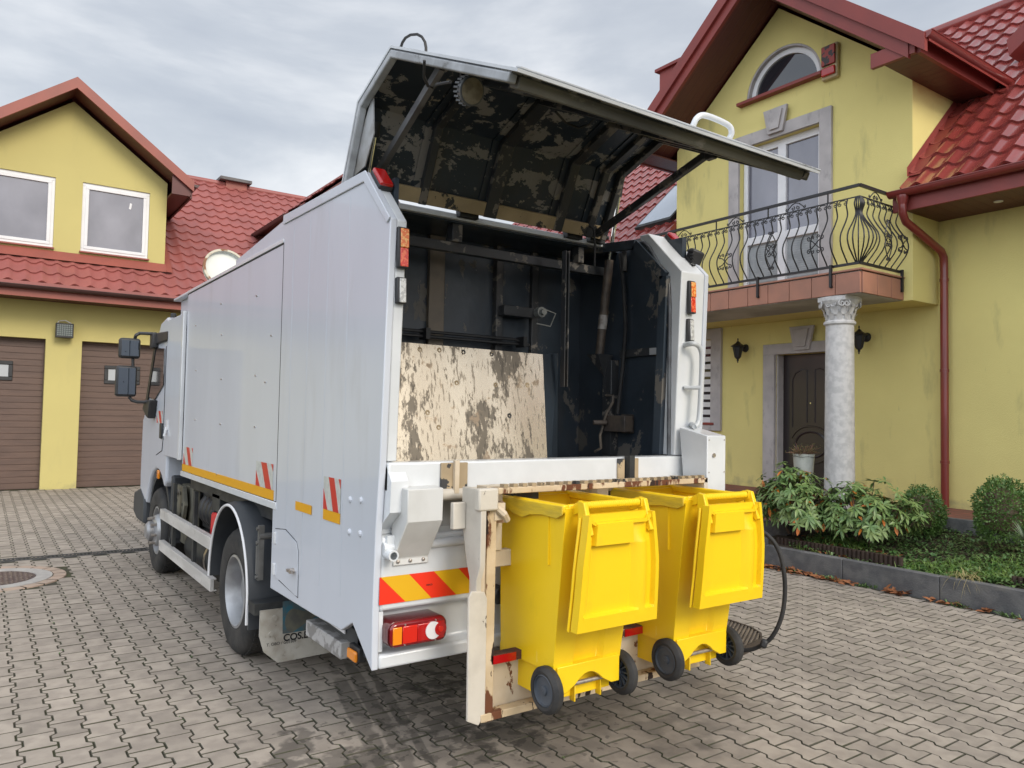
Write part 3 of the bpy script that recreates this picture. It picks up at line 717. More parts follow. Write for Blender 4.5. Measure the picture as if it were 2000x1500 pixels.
for z in (3.6,2.4,1.2):f.lathe([(.052,-.02),(.057,-.018),(.057,.018),(.052,.02)],(10.35,4.855,z),'z',14)
f.build('downpipe',M['gutR'],house,smooth=40)
# cross gable roof
GT=8.46
for sg,nm in ((-1,'gable_roof_slope'),(1,'gable_roof_slope')):
    ge=7.0+sg*2.62;ze=GT-.83*2.62;f=MB()
    pts=[(7.0,GT),(ge,ze),(ge,ze-.06),(7.0,GT-.08)]
    f.prism(pts,'x',9.0,14.5);f.build(nm,M['roofR'],house)
# stepped barge boards
f=MB()
for (x0,x1,dz0,dz1,w_) in ((8.93,9.0,.02,-.20,2.60),(8.98,9.04,-.20,-.38,2.38)):
    for sg in (-1,1):
        f.prism([(7.0,GT+dz0),(7.0+sg*w_,GT+dz0-.83*w_),(7.0+sg*w_,GT+dz1-.83*w_),(7.0,GT+dz1)],'x',x0,x1)
f.build('barge_board',M['trimR'],house)
f=MB()
for sg in (-1,1):
    f.prism([(7.0,GT-.34),(7.0+sg*2.3,GT-.34-.83*2.3),(7.0+sg*2.3,GT-.38-.83*2.3),(7.0,GT-.38)],'x',9.04,9.769)
    f.box(9.05,12,*( (4.55,4.969) if sg<0 else (9.041,9.45)),6.17,6.19)
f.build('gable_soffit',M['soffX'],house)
for a,b,c_,d_ in ((4.50,4.55,4.551,5.1),(9.45,9.50,8.9,9.449)):MB().box(9.04,12.5,a,b,6.15,6.34).box(9.0,9.06,c_,d_,6.152,6.338).build('gable_eave_board',M['trimR'],house)
gutter((8.95,4.40,6.33),(11.3,4.40,6.33)).build('gable_gutter',M['gutR'],house,smooth=40)
# flashing beside the gable
d=Vector((math.cos(th),0,math.sin(th)))
for yy,y2 in ((4.965,4.80),(9.045,9.21)):
    f=MB()
    a=Vector((9.62,yy,rz(9.62)+.045));b=Vector((11.2,yy,rz(11.2)+.045))
    f.add([a,b,b+Vector((0,y2-yy,0)),a+Vector((0,y2-yy,0)),a+Z*.12,b+Z*.12],[(0,1,2,3),(0,1,5,4)]);f.build('roof_flashing',M['trimR'],house,recalc=False)
# skylight on the slope left of the gable
def onR(px,py,h=.06):return onplane(px,py,(9.45,0,4.66+h*1.4),(-SL,0,1))
A=onR(1252,440);B=onR(1322,365)
y0s=A.y;x0s=A.x;x1s=B.x
def RP(x,y,h):return Vector((x,y,rz(x)))+n_*h
def rbox(x0,x1,y0,y1,h0,h1,g):
    return g.add([RP(x0,y0,h0),RP(x1,y0,h0),RP(x1,y1,h0),RP(x0,y1,h0),RP(x0,y0,h1),RP(x1,y0,h1),RP(x1,y1,h1),RP(x0,y1,h1)],[(0,3,2,1),(4,5,6,7),(0,1,5,4),(1,2,6,5),(2,3,7,6),(3,0,4,7)])
f=MB();rbox(x0s-.06,x1s+.05,y0s-.85,y0s+.05,.02,.10,f);sk=f.build('skylight',M['chassis'],house)
f=MB();rbox(x0s,x1s,y0s-.8,y0s,.10,.106,f);f.build('pane',plain('skylight_glass',(.55,.6,.66),.05,metal=.6),sk)
f=MB();cc=at(1310,150,x=13.2);f.box(12.9,13.5,cc.y-.55,cc.y+.07,cc.z-2.5,cc.z+.05);ch=f.build('chimney',M['trimR'],house)
f=MB();f.box(12.82,13.58,cc.y-.65,cc.y+.16,cc.z+.05,cc.z+.12);f.build('chimney_cap',M['trimR'],ch)
# second dormer just entering the picture at the right
f=MB();c2=at(1972,80,x=11.4);f.prism([(c2.y,c2.z-.02),(c2.y-2,c2.z+1.45),(c2.y-2,c2.z+1.2),(c2.y-.03,c2.z-.25)],'x',11.3,13.6);f.build('dormer_roof',M['trimR'],house)
q=at(1950,393,z=4.414);MB().cyl((q.x,q.y,4.41),'z',.05,-.004,.004,16).build('soffit_lamp',M['pvc'],house)
# ---------------------------------------------------------------- garage building on the left
gar=thing('garage_building','yellow garage building with two brown sectional doors and a gabled dormer above','building',(1.3,18.2,0))
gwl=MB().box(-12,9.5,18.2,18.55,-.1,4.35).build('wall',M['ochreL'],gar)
D1=(-1.95,1.03);D2=(1.68,4.66)
cut(gwl,[MB().box(D1[0],D1[1],18.0,18.47,-.2,3.09),MB().box(D2[0],D2[1],18.0,18.47,-.2,3.09)])
M['gdoor']=mat('brown_sectional_door',(.125,.078,.060),(.105,.066,.052),ns=2,rough=.55,stretch=(1,1,6),bump=.15,bs=60)
for (a,b),wx in ((D1,(-.22,.49)),(D2,(2.14,2.84))):
    f=MB();z=0;k=0
    while z<3.09:
        f.box(a,b,18.40,18.44,z+.004,min(z+.1235,3.09)-(.001 if k%4 else .0));
        if k%4==3:pass
        z+=.1265;k+=1
    f.box(a,b,18.41,18.45,0,3.09)
    gd=f.build('garage_door',M['gdoor'],gar,bevel=.003,seg=1)
    f=MB();x0,x1=wx;f.box(x0,x1,18.375,18.402,2.21,2.29).box(x0,x1,18.375,18.402,2.53,2.61).box(x0,x0+.075,18.375,18.402,2.29,2.53).box(x1-.075,x1,18.375,18.402,2.29,2.53)
    wf=f.build('door_window',M['blackp'],gd,bevel=.012)
    MB().box(x0+.07,x1-.07,18.39,18.399,2.28,2.54).build('pane',plain('milky_pane',(.42,.44,.46),.25),wf)
SLG=.856;tg=math.atan(SLG)
def gz(y):return 4.13+SLG*(y-17.45)
def keepG(p):
    return not (abs(p.x-1.35)<1.86 and p.y>18.2 and p.z<8.2-.745*abs(p.x-1.35))
tiles((-12,17.45,4.13),(1,0,0),(0,math.cos(tg),math.sin(tg)),20.5,(22-17.45)/math.cos(tg),keepG,pitch=.28,amp=.028,step=.03).build('roof',M['roofL'],gar,smooth=38,recalc=False)
f=MB().prism([(17.50,4.08),(22,gz(22)-.05),(26.5,4.08)],'x',-12,9.5);f.build('roof_deck',M['soff'],gar)
f=MB().tube([(-12,22,gz(22)+.02),(8.5,22,gz(22)+.02)],.09,10);f.build('ridge_cap',M['roofL'],gar,smooth=50)
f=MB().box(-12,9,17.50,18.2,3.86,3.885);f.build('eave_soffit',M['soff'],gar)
f=MB().box(-12,9,17.46,17.50,3.84,4.10);f.build('fascia_board',M['trimL'],gar)
M['gutL']=mat('dark_brown_gutter',(.06,.025,.022),(.05,.02,.018),ns=3,rough=.4)
gutter((-12,17.38,4.05),(9,17.38,4.05),.07).build('gutter',M['gutL'],gar,smooth=40)
f=MB();f.add([(-12,17.36,4.075),(9,17.36,4.075),(9,17.52,4.19),(-12,17.52,4.19)],[(0,1,2,3)]);f.add([(-12,17.355,4.07),(9,17.355,4.055),(9,17.355,4.115),(-12,17.355,4.13)],[(0,1,2,3)]);f.build('drip_edge',M['roofL'],gar,recalc=False)
# dormer
dw=MB().prism([(-.52,4.5),(3.22,4.5),(3.22,6.74),(1.35,8.13),(-.52,6.74)],'y',18.2,21.5).build('dormer_wall',M['ochreL'],gar)
for x0 in (-.22,1.575):
    x1=x0+1.30
    cut(dw,[MB().box(x0,x1,18.1,18.32,4.98,6.46)])
    f=MB();y0,y1=18.23,18.29
    f.box(x0,x1,y0,y1,4.99,5.06).box(x0,x1,y0,y1,6.39,6.46).box(x0,x0+.07,y0,y1,5.06,6.39).box(x1-.07,x1,y0,y1,5.06,6.39)
    f.box(x0+.06,x1-.06,y0-.012,y0+.03,5.05,5.115).box(x0+.06,x1-.06,y0-.012,y0+.03,6.33,6.40).box(x0+.06,x0+.125,y0-.012,y0+.03,5.115,6.33).box(x1-.125,x1-.06,y0-.012,y0+.03,5.115,6.33)
    wf=f.build('dormer_window',M['pvc'],gar,bevel=.006)
    MB().box(x0+.12,x1-.12,18.255,18.262,5.11,6.34).build('pane',M['pane'],wf)
    MB().box(x0-.02,x1+.02,18.13,18.23,4.955,4.985).build('window_sill',M['trimL'],wf)
    if x0>1:MB().prism([(2.47,6.05),(2.51,6.04),(2.53,6.17),(2.49,6.18)],'y',18.250,18.254).build('sticker',M['pvc'],wf)
f=MB()
for sg in (-1,1):
    e=1.35+sg*2.30
    f.prism([(1.35,8.42),(e,8.42-.745*2.3),(e,8.42-.745*2.3-.05),(1.35,8.34)],'y',17.66,22.4)
f.build('dormer_roof',M['roofL'],gar)
f=MB()
for sg in (-1,1):
    e=1.35+sg*2.31
    f.prism([(1.35,8.45),(e,8.45-.745*2.31),(e,8.45-.745*2.31-.23),(1.35,8.22)],'y',17.60,17.66)
f.build('barge_board',M['trimL'],gar)
f=MB()
for sg in (-1,1):
    e=1.35+sg*2.22
    f.prism([(1.35,8.26),(e,8.26-.745*2.22),(e,8.22-.745*2.22),(1.35,8.22)],'y',17.66,18.199)
f.box(3.221,3.62,17.68,21.5,6.40,6.43).box(3.60,3.64,17.68,21.5,6.36,6.70).prism([(3.221,6.40),(3.60,6.40),(3.60,6.68),(3.221,6.96)],'y',17.67,17.70)
f.build('dormer_soffit',M['soff'],gar)
gutter((3.72,17.66,6.68),(3.72,19.6,6.68),.06).build('dormer_gutter',M['gutL'],gar,smooth=40)
f=MB();f.add([(-.60,18.18,4.92),(3.24,18.18,4.92),(3.24,18.03,4.72),(-.60,18.03,4.72)],[(0,1,2,3)])
f.add([(3.235,18.0,4.72),(3.36,18.0,4.72),(3.36,20.9,7.2),(3.235,20.9,7.2)],[(0,1,2,3)]);f.build('dormer_flashing',M['trimL'],gar,recalc=False)
# chimney
f=MB().box(5.38,5.95,21.85,22.3,7.2,8.13);c=f.build('chimney',M['trimL'],gar)
MB().box(5.20,6.06,21.72,22.42,8.13,8.21).build('chimney_cap',M['kerb'],c)
# floodlight
fl=MB().box(1.18,1.50,17.98,18.10,3.12,3.42).box(1.31,1.37,18.10,18.20,3.22,3.30).build('floodlight',M['blackp'],gar,bevel=.01)
f=MB()
for i in range(7):
    for j in range(6):f.box(1.205+i*.04,1.235+i*.04,17.974,17.982,3.16+j*.04,3.19+j*.04)
f.build('lamp_grid',plain('led_lens',(.16,.19,.18),.3),fl)
MB().tube([(1.22,18.05,3.42),(1.24,18.12,3.47),(1.36,18.14,3.49),(1.46,18.1,3.43)],.012,6).build('bracket',M['alu'],fl)
# wing running towards the camera behind the lorry
def wz(x):return 6.33+.83*(x-5.7)
tw=math.atan(.83)
WU=7.6
tiles((5.7,17.3,6.33),(0,1,0),(math.cos(tw),0,math.sin(tw)),4.3,(WU-5.7)/math.cos(tw),None,amp=.02).build('wing_roof',M['roofL'],gar,smooth=38,recalc=False)
f=MB().prism([(5.74,6.28),(WU,wz(WU)-.05),(2*WU-5.74,6.28)],'y',17.3,21.6);f.build('wing_deck',M['soff'],gar)
f=MB().tube([(WU,17.2,wz(WU)+.0),(WU,21.6,wz(WU)+.0)],.08,8);f.build('wing_ridge',M['trimL'],gar,smooth=50)
MB().box(6.3,9.0,17.7,21.0,-.1,6.4).build('wing_wall',M['ochreL'],gar)
gutter((5.64,17.3,6.27),(5.64,20.4,6.27),.07).build('wing_gutter',M['gutL'],gar,smooth=40)
# ---------------------------------------------------------------- the lorry
T=thing('garbage_truck','white rear loading garbage truck with its rear hatch raised wide open','truck',(2.62,5.5,0))
XL,XRt=1.52,3.73
def bx(*a):return MB().box(*a)
rear=[(4.70,2.94),(3.467,2.912),(3.174,2.62),(3.222,1.486),(3.25,1.16),(3.26,.80),(3.257,.52),(3.487,.687),(3.62,.62),(4.0,.61),(4.76,.605),(4.76,1.14),(4.70,1.14)]
body=MB();body.prism(rear,'x',XL,XL+.035).prism(rear,'x',XRt-.035,XRt)
body.box(XL+.035,XRt-.035,3.90,4.70,2.875,2.898).box(XL+.036,XRt-.036,4.66,4.70,2.72,2.895)
hop=body.build('hopper_body',M['white'],T,bevel=.005)
f=MB();f.box(XL+.004,XRt-.004,4.702,7.42,1.145,2.775);box=f.build('box_body',M['white'],T,bevel=.008)
# folded edges, pressed ribs, lips
f=MB()
f.prism([(4.705,2.945),(3.462,2.917),(3.168,2.622),(3.20,2.60),(3.478,2.862),(4.705,2.888)],'x',XL-.009,XL-.001)
f.build('edge_strip',M['white'],hop,bevel=.004)
for k,(y,w_) in enumerate(((4.55,.10),(4.28,.12),(3.98,.10),(3.70,.11))):
    MB().prism([(y-w_/2,.78),(y+w_/2,.78),(y+w_/2-.01,2.84),(y-w_/2+.01,2.84)],'x',XL-.0013,XL).build('pressed_rib',M['white'],hop,bevel=.0012)
MB().box(XL-.006,XL+.006,4.695,7.43,1.10,1.145).build('side_trim',M['white2'],box,bevel=.003);MB().box(XL-.004,XL+.02,4.70,7.42,2.775,2.80).build('side_trim',M['white2'],box,bevel=.003)
f=MB().prism([(4.70,2.93),(5.85,2.84),(5.85,2.776),(4.70,2.776)],'x',XL+.012,XL+.03);f.build('roof_coaming',M['white'],box)
f=MB()
for y,z in ((7.05,2.45),(6.98,2.05),(6.95,1.62),(6.2,2.55),(6.15,2.3),(6.12,1.95),(6.1,1.6),(5.25,2.5),(5.22,1.95),(5.2,1.6),(6.15,1.21),(5.0,1.9),(4.9,2.2)):
    f.cyl((XL,y,z),'x',.006,-.005,.004,8)
f.build('rivet',M['zinc'],box)
for y,z in ((3.55,1.28),(3.42,1.29),(3.55,1.12),(3.42,1.13)):MB().lathe([(.001,-.012),(.012,-.010),(.018,0)],(XL,y,z),'x',10).build('bolt_head',M['white'],hop)
# thin dark seams
f=MB()
f.box(XL-.0007,XL+.001,4.698,4.7035,1.15,2.77);f.box(XL+.0025,XL+.0045,4.72,7.42,2.765,2.7735)
f.build('panel_seam',M['print'],hop)
# reflective tape and hatched stickers on the side
f=MB().box(XL+.0005,XL+.0035,4.76,7.40,1.150,1.212).build('amber_tape',M['yel_tape'],box)
for (a,b,c,d) in ((4.075,4.335,1.142,1.192),):
    MB().box(XL-.0045,XL-.003,a,b,c,d).build('amber_tape',M['yel_tape'],hop)
MB().box(XL-.0045,XL-.003,3.668,3.90,1.142,1.196).build('amber_tape',M['yel_tape'],hop)
def hatch_sticker(x,y0,y1,z0,z1,par,flip=1):
    MB().box(x-.001,x,y0,y1,z0,z1).build('hazard_sticker',M['wht_ref'],par)
    f=MB();W=y1-y0;H=z1-z0
    # red bars slanting; y decreases towards the viewer's right
    def pt(u,v):return (y1-u*W,z0+v*H)
    f.prism([pt(.30,1),pt(.62,1),pt(.92,0),pt(.60,0)],'x',x-.002,x-.001)
    f.prism([pt(0,0),pt(0,.62),pt(.26,0)],'x',x-.002,x-.001)
    f.prism([pt(.88,1),pt(1,1),pt(1,.72)],'x',x-.002,x-.001)
    f.build('red_stripes',M['red_ref2'],par)
hatch_sticker(XL+.003,4.78,5.14,1.213,1.375,box);hatch_sticker(XL-.0032,3.668,3.90,1.197,1.37,hop);hatch_sticker(XL+.003,7.0,7.36,1.213,1.37,box)
# round roof lid standing open
f=MB().lathe([(.001,0),(.178,0),(.188,.01),(.188,.045),(.174,.045),(.174,.018),(.001,.018)],(0,0,0),'y',36)
c=at(438,530,y=7.0);A_=Matrix.Rotation(RAD(-18),4,'X')
f.v=[tuple(c+(A_@Vector((v[0],-v[1],v[2])))) for v in f.v]
m=mat('faded_white_lid',(.62,.64,.60),(.56,.58,.54),ns=4,rough=.45);f.build('roof_hatch_lid',m,box,smooth=40)
f=MB().lathe([(.172,0),(.193,0),(.193,.03),(.172,.03)],(0,0,0),'y',36);f.v=[tuple(c+(A_@Vector((v[0],-v[1]-.03,v[2])))) for v in f.v]
m=mat('rusty_cream_rim',(.50,.46,.36),(.20,.09,.04),ns=6,rough=.7,lo=.52,hi=.58);f.build('lid_rim',m,box,smooth=40)
# small service door low in the side
f=MB().prism([(4.69,.98),(4.69,.69),(4.60,.69),(4.30,.655),(4.26,.655),(4.27,.91),(4.30,.955),(4.50,1.0)],'x',XL-.004,XL-.0005)
sd_=f.build('service_door',M['white'],hop,bevel=.002)
f=MB();path=[(4.69,.985),(4.50,1.005),(4.30,.96),(4.265,.91),(4.255,.65),(4.60,.685)]
f.tube([(XL-.001,y,z) for y,z in path],.0022,5);f.build('door_gap',M['print'],sd_)
for z in (.93,.74):MB().box(XL-.014,XL-.002,4.66,4.70,z-.035,z+.035).build('hinge',M['white2'],sd_,bevel=.003)
MB().cyl((XL,4.33,.79),'x',.016,-.03,0,12).box(XL-.035,XL-.02,4.29,4.37,.782,.798).build('door_latch',M['zinc'],sd_)
# rear frame
for x0,x1 in ((XL+.036,1.608),(3.485,XRt-.036)):
    MB().prism([(3.55,2.905),(3.467,2.905),(3.178,2.618),(3.226,1.488),(3.33,1.488),(3.29,2.60),(3.52,2.83)],'x',x0,x1).build('rear_pillar',M['white2'],hop,bevel=.006)
f=bx(XL+.036,XRt-.036,3.205,3.32,1.345,1.484).build('loading_sill',M['white2'],hop,bevel=.01)
f=MB().box(XL+.036,XRt-.036,3.36,3.40,1.10,1.345);f.build('recess_panel',M['grey_in'],hop)
f=MB().prism([(3.36,1.15),(3.254,1.13),(3.256,.79),(3.33,.77),(3.33,.60),(3.252,.585),(3.252,.52),(3.36,.52)],'x',XL+.036,XRt-.036)
lp=f.build('rear_lower_panel',M['white2'],hop,bevel=.012)
MB().tube([(XL+.04,3.252,1.085),(XRt-.04,3.252,1.085)],.024,10).build('cross_tube',M['white2'],lp,smooth=40)
MB().box(XL+.034,1.575,3.262,3.335,.60,.785).build('recess_end',M['white2'],lp)
# hopper interior
f=MB()
f.box(1.617,3.66,4.30,4.34,1.10,2.89);f.box(3.62,3.66,3.30,4.30,1.10,2.87).box(1.617,1.64,3.34,4.30,1.10,2.87).box(1.617,3.66,3.34,4.30,1.10,1.13).box(1.617,3.66,3.9,4.3,2.87,2.893)
f.build('hopper_lining',M['inside'],hop)
def rib(x0,x1,y,z0,z1,m='rib',d=.05):MB().box(x0,x1,y-d,y,z0,z1).build('wall_rib',M[m],hop,bevel=.004)
xa=[at(px,560,y=4.27).x for px in (838,868,967,980,1040,1052)]
mm=mat('bare_taupe_rib',(.20,.165,.125),(.15,.125,.1),ns=6,rough=.5);M['taupe']=mm
rib(xa[0],xa[1],4.30,1.3,2.87,'taupe',.035);rib(xa[2],xa[3],4.30,1.3,2.87);rib(xa[4],xa[5],4.30,1.3,2.87,'rib',.03)
f=MB();a=at(778,466,y=3.97);b=at(1160,522,y=3.97);f.bar((1.62,3.97,2.73),(3.62,3.97,2.73),.05,.06)
f.box(2.29,2.36,3.92,3.99,2.76,2.87);f.box(3.28,3.33,3.92,3.99,2.76,2.87);f.build('guide_beam',M['rib'],hop,bevel=.004)
f=MB()
for dz in (0,.03):f.tube([(1.62,4.2,2.20+dz),(2.95,4.2,2.20+dz),(3.1,4.22,2.2)],.011,7)
f.box(2.25,2.28,4.15,4.24,2.18,2.25).box(3.0,3.03,4.15,4.24,2.18,2.25);f.build('hydraulic_pipe',M['blackp'],hop)
# scraped ejector plate
TR=at(1060,692,y=3.78);BR=at(1069,899,y=3.66);BR=BR+(BR-TR)*.3;TL=Vector((1.64,3.78,TR.z+.01));BL=Vector((1.64,BR.y,BR.z))
dn=Vector((0,.02,.02))
def slab(q,dn):
    q=[Vector(p) for p in q];return MB().add(q+[p+dn for p in q],[(0,1,2,3),(7,6,5,4),(0,4,5,1),(1,5,6,2),(2,6,7,3),(3,7,4,0)])
pl=slab([BL,BR,TR,TL],Vector((0,.015,-.015))).build('packer_plate',M['plate'],hop)
f=MB()
for px,py in ((820,683),(858,684),(905,688),(960,692),(778,735),(892,748),(968,752),(835,806),(995,812),(857,835),(1030,752)):
    q=onplane(px,py,BL,(TR-BR).cross(BL-BR));f.lathe([(.006,-.002),(.014,-.004),(.016,0)],q,'y',10)
f.build('plate_bolt',M['ochre'],pl)
TR2=at(1090,690,y=3.95);BR2=at(1088,950,y=3.85)
slab([BR,BR2,TR2,TR],Vector((.0,.01,0))).build('plate_flank',M['inside'],hop)
q0=at(1095,490,y=3.80);q1=at(1105,756,y=3.80);f=MB()
xx=3.045
f.box(xx-.004,xx+.004,3.76,3.80,q1.z,q0.z).box(xx+.004,xx+.022,3.79,3.80,q1.z,q0.z).box(xx+.022,xx+.030,3.76,3.80,q1.z,q0.z);f.build('guide_channel',M['rib'],hop)
c=at(1055,610,y=4.15);f=MB();f.box(c.x-.28,c.x-.02,4.18,4.26,c.z-.04,c.z+.03);f.build('sensor_bracket',M['grey_in'] if 0 else M['rib'],hop,bevel=.004)
MB().lathe([(.001,-.05),(.022,-.05),(.022,-.02),(.036,-.02),(.036,.03),(.001,.03)],c,'y',16).tube([c+Vector((.03,-.02,.02)),c+Vector((.12,-.02,.0)),c+Vector((.09,0,-.09)),c+Vector((-.03,0,-.08))],.005,5).build('sensor',mat('sensor_grey',(.25,.26,.25),rough=.4),hop)
# right wall fittings
def rw(px,py,dx=0):return at(px,py,x=3.60-dx)
f=MB();a=rw(1213,690);b=rw(1309,682);f.box(3.585,3.619,b.y,a.y,a.z-.03,a.z+.02);f.build('wall_rail',M['rib'],hop)
MB().box(3.575,3.584,b.y+.01,b.y+.16,a.z-.028,a.z+.016).build('clip_plate',M['grey_in'],hop)
f=MB();a=rw(1199,700);f.box(3.55,3.62,a.y-.03,a.y+.06,1.45,2.11).build('corner_post',M['rib'],hop,bevel=.004)
f=MB();f.tube([rw(1211,495,.02),rw(1218,560,.03),rw(1222,640,.03),rw(1216,720,.04),rw(1206,808,.06)],.014,8);f.tube([rw(1219,530,.02),rw(1219,480,.02),rw(1240,478,.02)],.02,8);f.build('hydraulic_hose',M['rubber'],hop,smooth=60)
c=rw(1210,826,.05);f=MB();f.box(3.50,3.58,c.y-.10,c.y+.10,c.z-.06,c.z+.05).box(3.58,3.619,c.y-.07,c.y+.02,c.z-.07,c.z+.06);f.tube([c+Vector((-.06,.06,0)),c+Vector((-.15,.10,0))],.018,10);vb=f.build('valve_block',M['ochre'] if 0 else mat('grimy_valve',(.11,.085,.065),(.06,.05,.045),ns=12,rough=.6),hop,bevel=.006)
q=[rw(1184,772,.10),rw(1198,773,.10),rw(1197,785,.10),rw(1184,808,.11),rw(1178,830,.12),rw(1172,850,.12),rw(1174,875,.12),rw(1162,882,.12)]
MB().tube(q,.010,7).build('bent_pipe',mat('grimy_pipe',(.22,.18,.14),(.1,.085,.07),ns=12,rough=.5),hop,smooth=60)
# rubber seal round the opening
f=MB();q=[at(px,py,x=3.478) for px,py in ((1195,488),(1240,474),(1258,474),(1268,484),(1298,535),(1306,556),(1308,600),(1306,890))];f.tube(q,.013,8)
f.build('rubber_seal',mat('seal_grey',(.10,.11,.12),(.04,.04,.045),ns=6,rough=.25),hop,smooth=60)
f=MB();q=[(3.465,3.95,2.88),(3.465,3.56,2.845),(3.465,3.30,2.60),(3.465,3.345,1.49)]
for a,b in zip(q[:-1],q[1:]):f.bar(a,b,.06,.035,(1,0,0))
f.build('inner_flange',M['inside'],hop)
# white beam at the hinge line
hb=MB().box(1.62,3.48,3.86,3.895,2.878,2.912).build('hinge_beam',M['white2'],hop,bevel=.004)
for i,x in enumerate((1.66,)):pass
for x in (2.28,3.10,3.30):MB().box(x,x+.13,3.82,3.87,2.89,2.94).cyl((x+.065,3.82,2.935),'x',.014,-.09,.09,10).build('hatch_hinge',M['chassis'],hop)
# ---- raised hatch
HP=[(3.83,2.922),(3.64,3.33),(3.255,3.475),(2.235,2.99)]
HX0,HX1=1.535,3.40
def offs(P,d):
    P=[Vector(p) for p in P];out=[]
    for i,p in enumerate(P):
        ns=[]
        for a,b in ((i-1,i),(i,i+1)):
            if a>=0 and b<len(P):
                t=(P[b]-P[a]).normalized();ns.append(Vector((-t.y,t.x)))
        n=sum(ns,Vector((0,0)));n.normalize();k=1/max(.3,n.dot(ns[0]))
        out.append(p+n*d*k)
    return [tuple(p) for p in out]
# +offset = towards the inside (camera side/below)
def band(d0,d1,x0,x1,P=HP,g=None):
    g=g or MB();A=offs(P,d0);B=offs(P,d1);g.prism(A+B[::-1],'x',x0,x1);return g
hat=band(0,.012,HX0,HX1,HP[:-1]+[(2.19,2.968)]).build('hatch',mat('hatch_outer_white',(.66,.68,.70),(.58,.60,.62),ns=4,rough=.35),T)
band(.0125,.018,HX0+.01,HX1-.01).build('hatch_lining',M['peel'],hat)
gw_=mat('weathered_edge',(.46,.48,.50),(.30,.31,.32),ns=6,rough=.5,stretch=(.5,1,1));over(gw_,(.08,.075,.06),9,.60,.68,amt=.7)
gd_=mat('weathered_dark_edge',(.16,.15,.12),(.075,.073,.065),ns=4,rough=.6,stretch=(.4,1,1));over(gd_,(.34,.32,.27),11,.62,.70,stretch=(.4,1,1),amt=.7)
band(.0185,.055,HX0,HX0+.04).build('edge_flange',gw_,hat,bevel=.006)
band(.0185,.06,HX1-.045,HX1).build('edge_flange',M['rib'],hat,bevel=.006)
tip=Vector(HP[3]);dd=(Vector(HP[3])-Vector(HP[2])).normalized();nn_=Vector((-dd.y,dd.x))
def fe(a,b,c_,d_,x0,x1,m,nm='free_edge'):
    p=[tip+dd*a+nn_*b,tip+dd*c_+nn_*b,tip+dd*c_+nn_*d_,tip+dd*a+nn_*d_];return MB().prism([tuple(q) for q in p],'x',x0,x1).build(nm,m,hat,bevel=.005)
fe(-.06,.0185,.0,.068,HX0+.051,HX1-.05,gd_)
fe(-.10,.019,-.065,.040,HX0+.06,HX1-.06,M['rubber'],'edge_seal')
fe(.0,-.010,.035,-.001,HX0+.02,HX1+.03,gw_,'outer_lip')
for x,w_ in ((1.98,.05),(2.42,.09),(2.95,.07),(3.22,.05)):
    g_=band(.0185,.055,x,x+w_,[HP[0],HP[1],HP[2],tuple(Vector(HP[2])+dd*.98)]);g_.build('hatch_rib',M['rib'],hat,bevel=.005)
    band(.0185,.026,x-.045,x+w_+.045,[HP[0],HP[1],HP[2],tuple(Vector(HP[2])+dd*.98)]).build('rib_flange',M['peel'],hat)
def crossbar(P,Q,t,d,w_,m='rib'):
    p=Vector(P).lerp(Vector(Q),t);e=(Vector(Q)-Vector(P)).normalized();n=Vector((-e.y,e.x))
    MB().prism([tuple(p-e*w_/2+n*.0185),tuple(p+e*w_/2+n*.0185),tuple(p+e*w_/2+n*d),tuple(p-e*w_/2+n*d)],'x',HX0+.06,HX1-.05).build('hatch_crossbar',M[m],hat,bevel=.004)
ylw=peel('worn_sand_paint',(.36,.28,.165),(.035,.037,.04),.55,4.2);M['sand']=ylw
crossbar(HP[0],HP[1],.10,.05,.085,'sand')
# lifting arms and gas cylinders
MB().bar((3.32,3.80,2.93),(3.32,2.84,3.22),.035,.045).box(3.30,3.34,2.79,2.85,3.18,3.27).build('hatch_arm',M['rib'],hat,bevel=.005)
MB().bar(at(740,335,x=1.70),at(862,132,x=1.70),.03,.04).build('hatch_arm',mat('grey_arm_steel',(.20,.20,.205),(.13,.13,.135),ns=6,rough=.35,metal=.5),hat)
f=MB();a=at(717,350,x=1.66);b=at(731,268,x=1.66);f.tube([a,b],.014,10);f.build('cylinder_rod',M['chrome'],hat,smooth=50)
f=MB();c_=at(735,238,x=1.66);f.tube([b,c_],.026,10);f.build('cylinder_end',M['chassis'],hat,smooth=50)
f=MB();q=[at(*p_,x=1.575) for p_ in ((729,183),(730,260),(712,325),(690,345),(705,260))];f.add(q+[p+Vector((.006,0,0)) for p in q],[(0,1,2,3,4),(9,8,7,6,5)]+[(i,(i+1)%5,5+(i+1)%5,5+i) for i in range(5)]);f.build('scuffed_shield',mat('scuffed_shield_paint',(.42,.43,.44),(.25,.24,.22),ns=7,rough=.45),hat)
a=at(1171,692,x=3.50);b=at(1190,508,x=3.50);c_=at(1208,385,x=3.47)
f=MB();f.tube([a,b],.030,14);cy_=f.build('lift_cylinder',mat('grimy_cylinder',(.13,.10,.075),(.055,.045,.04),ns=7,rough=.5),T,smooth=50)
MB().tube([b,c_],.015,12).build('cylinder_rod',M['chrome'],cy_,smooth=50)
a2=a.lerp(b,.27);a3=a.lerp(b,.42);MB().tube([a2,a3],.032,14).build('cylinder_label',mat('worn_label',(.45,.43,.41),(.2,.17,.15),ns=20,rough=.6),cy_,smooth=50)
MB().add([a+Vector((-.05,-.04,0)),a+Vector((.09,-.04,0)),a+Vector((.09,.08,0)),a+Vector((-.05,.08,0)),a+Vector((.05,.0,-.16))],[(0,1,2,3),(0,4,1),(1,4,2),(2,4,3),(3,4,0)]).build('cylinder_bracket',M['rib'],cy_)
MB().tube([c_,c_+(c_-b)*.45],.022,10).build('rod_eye',M['chassis'],cy_)
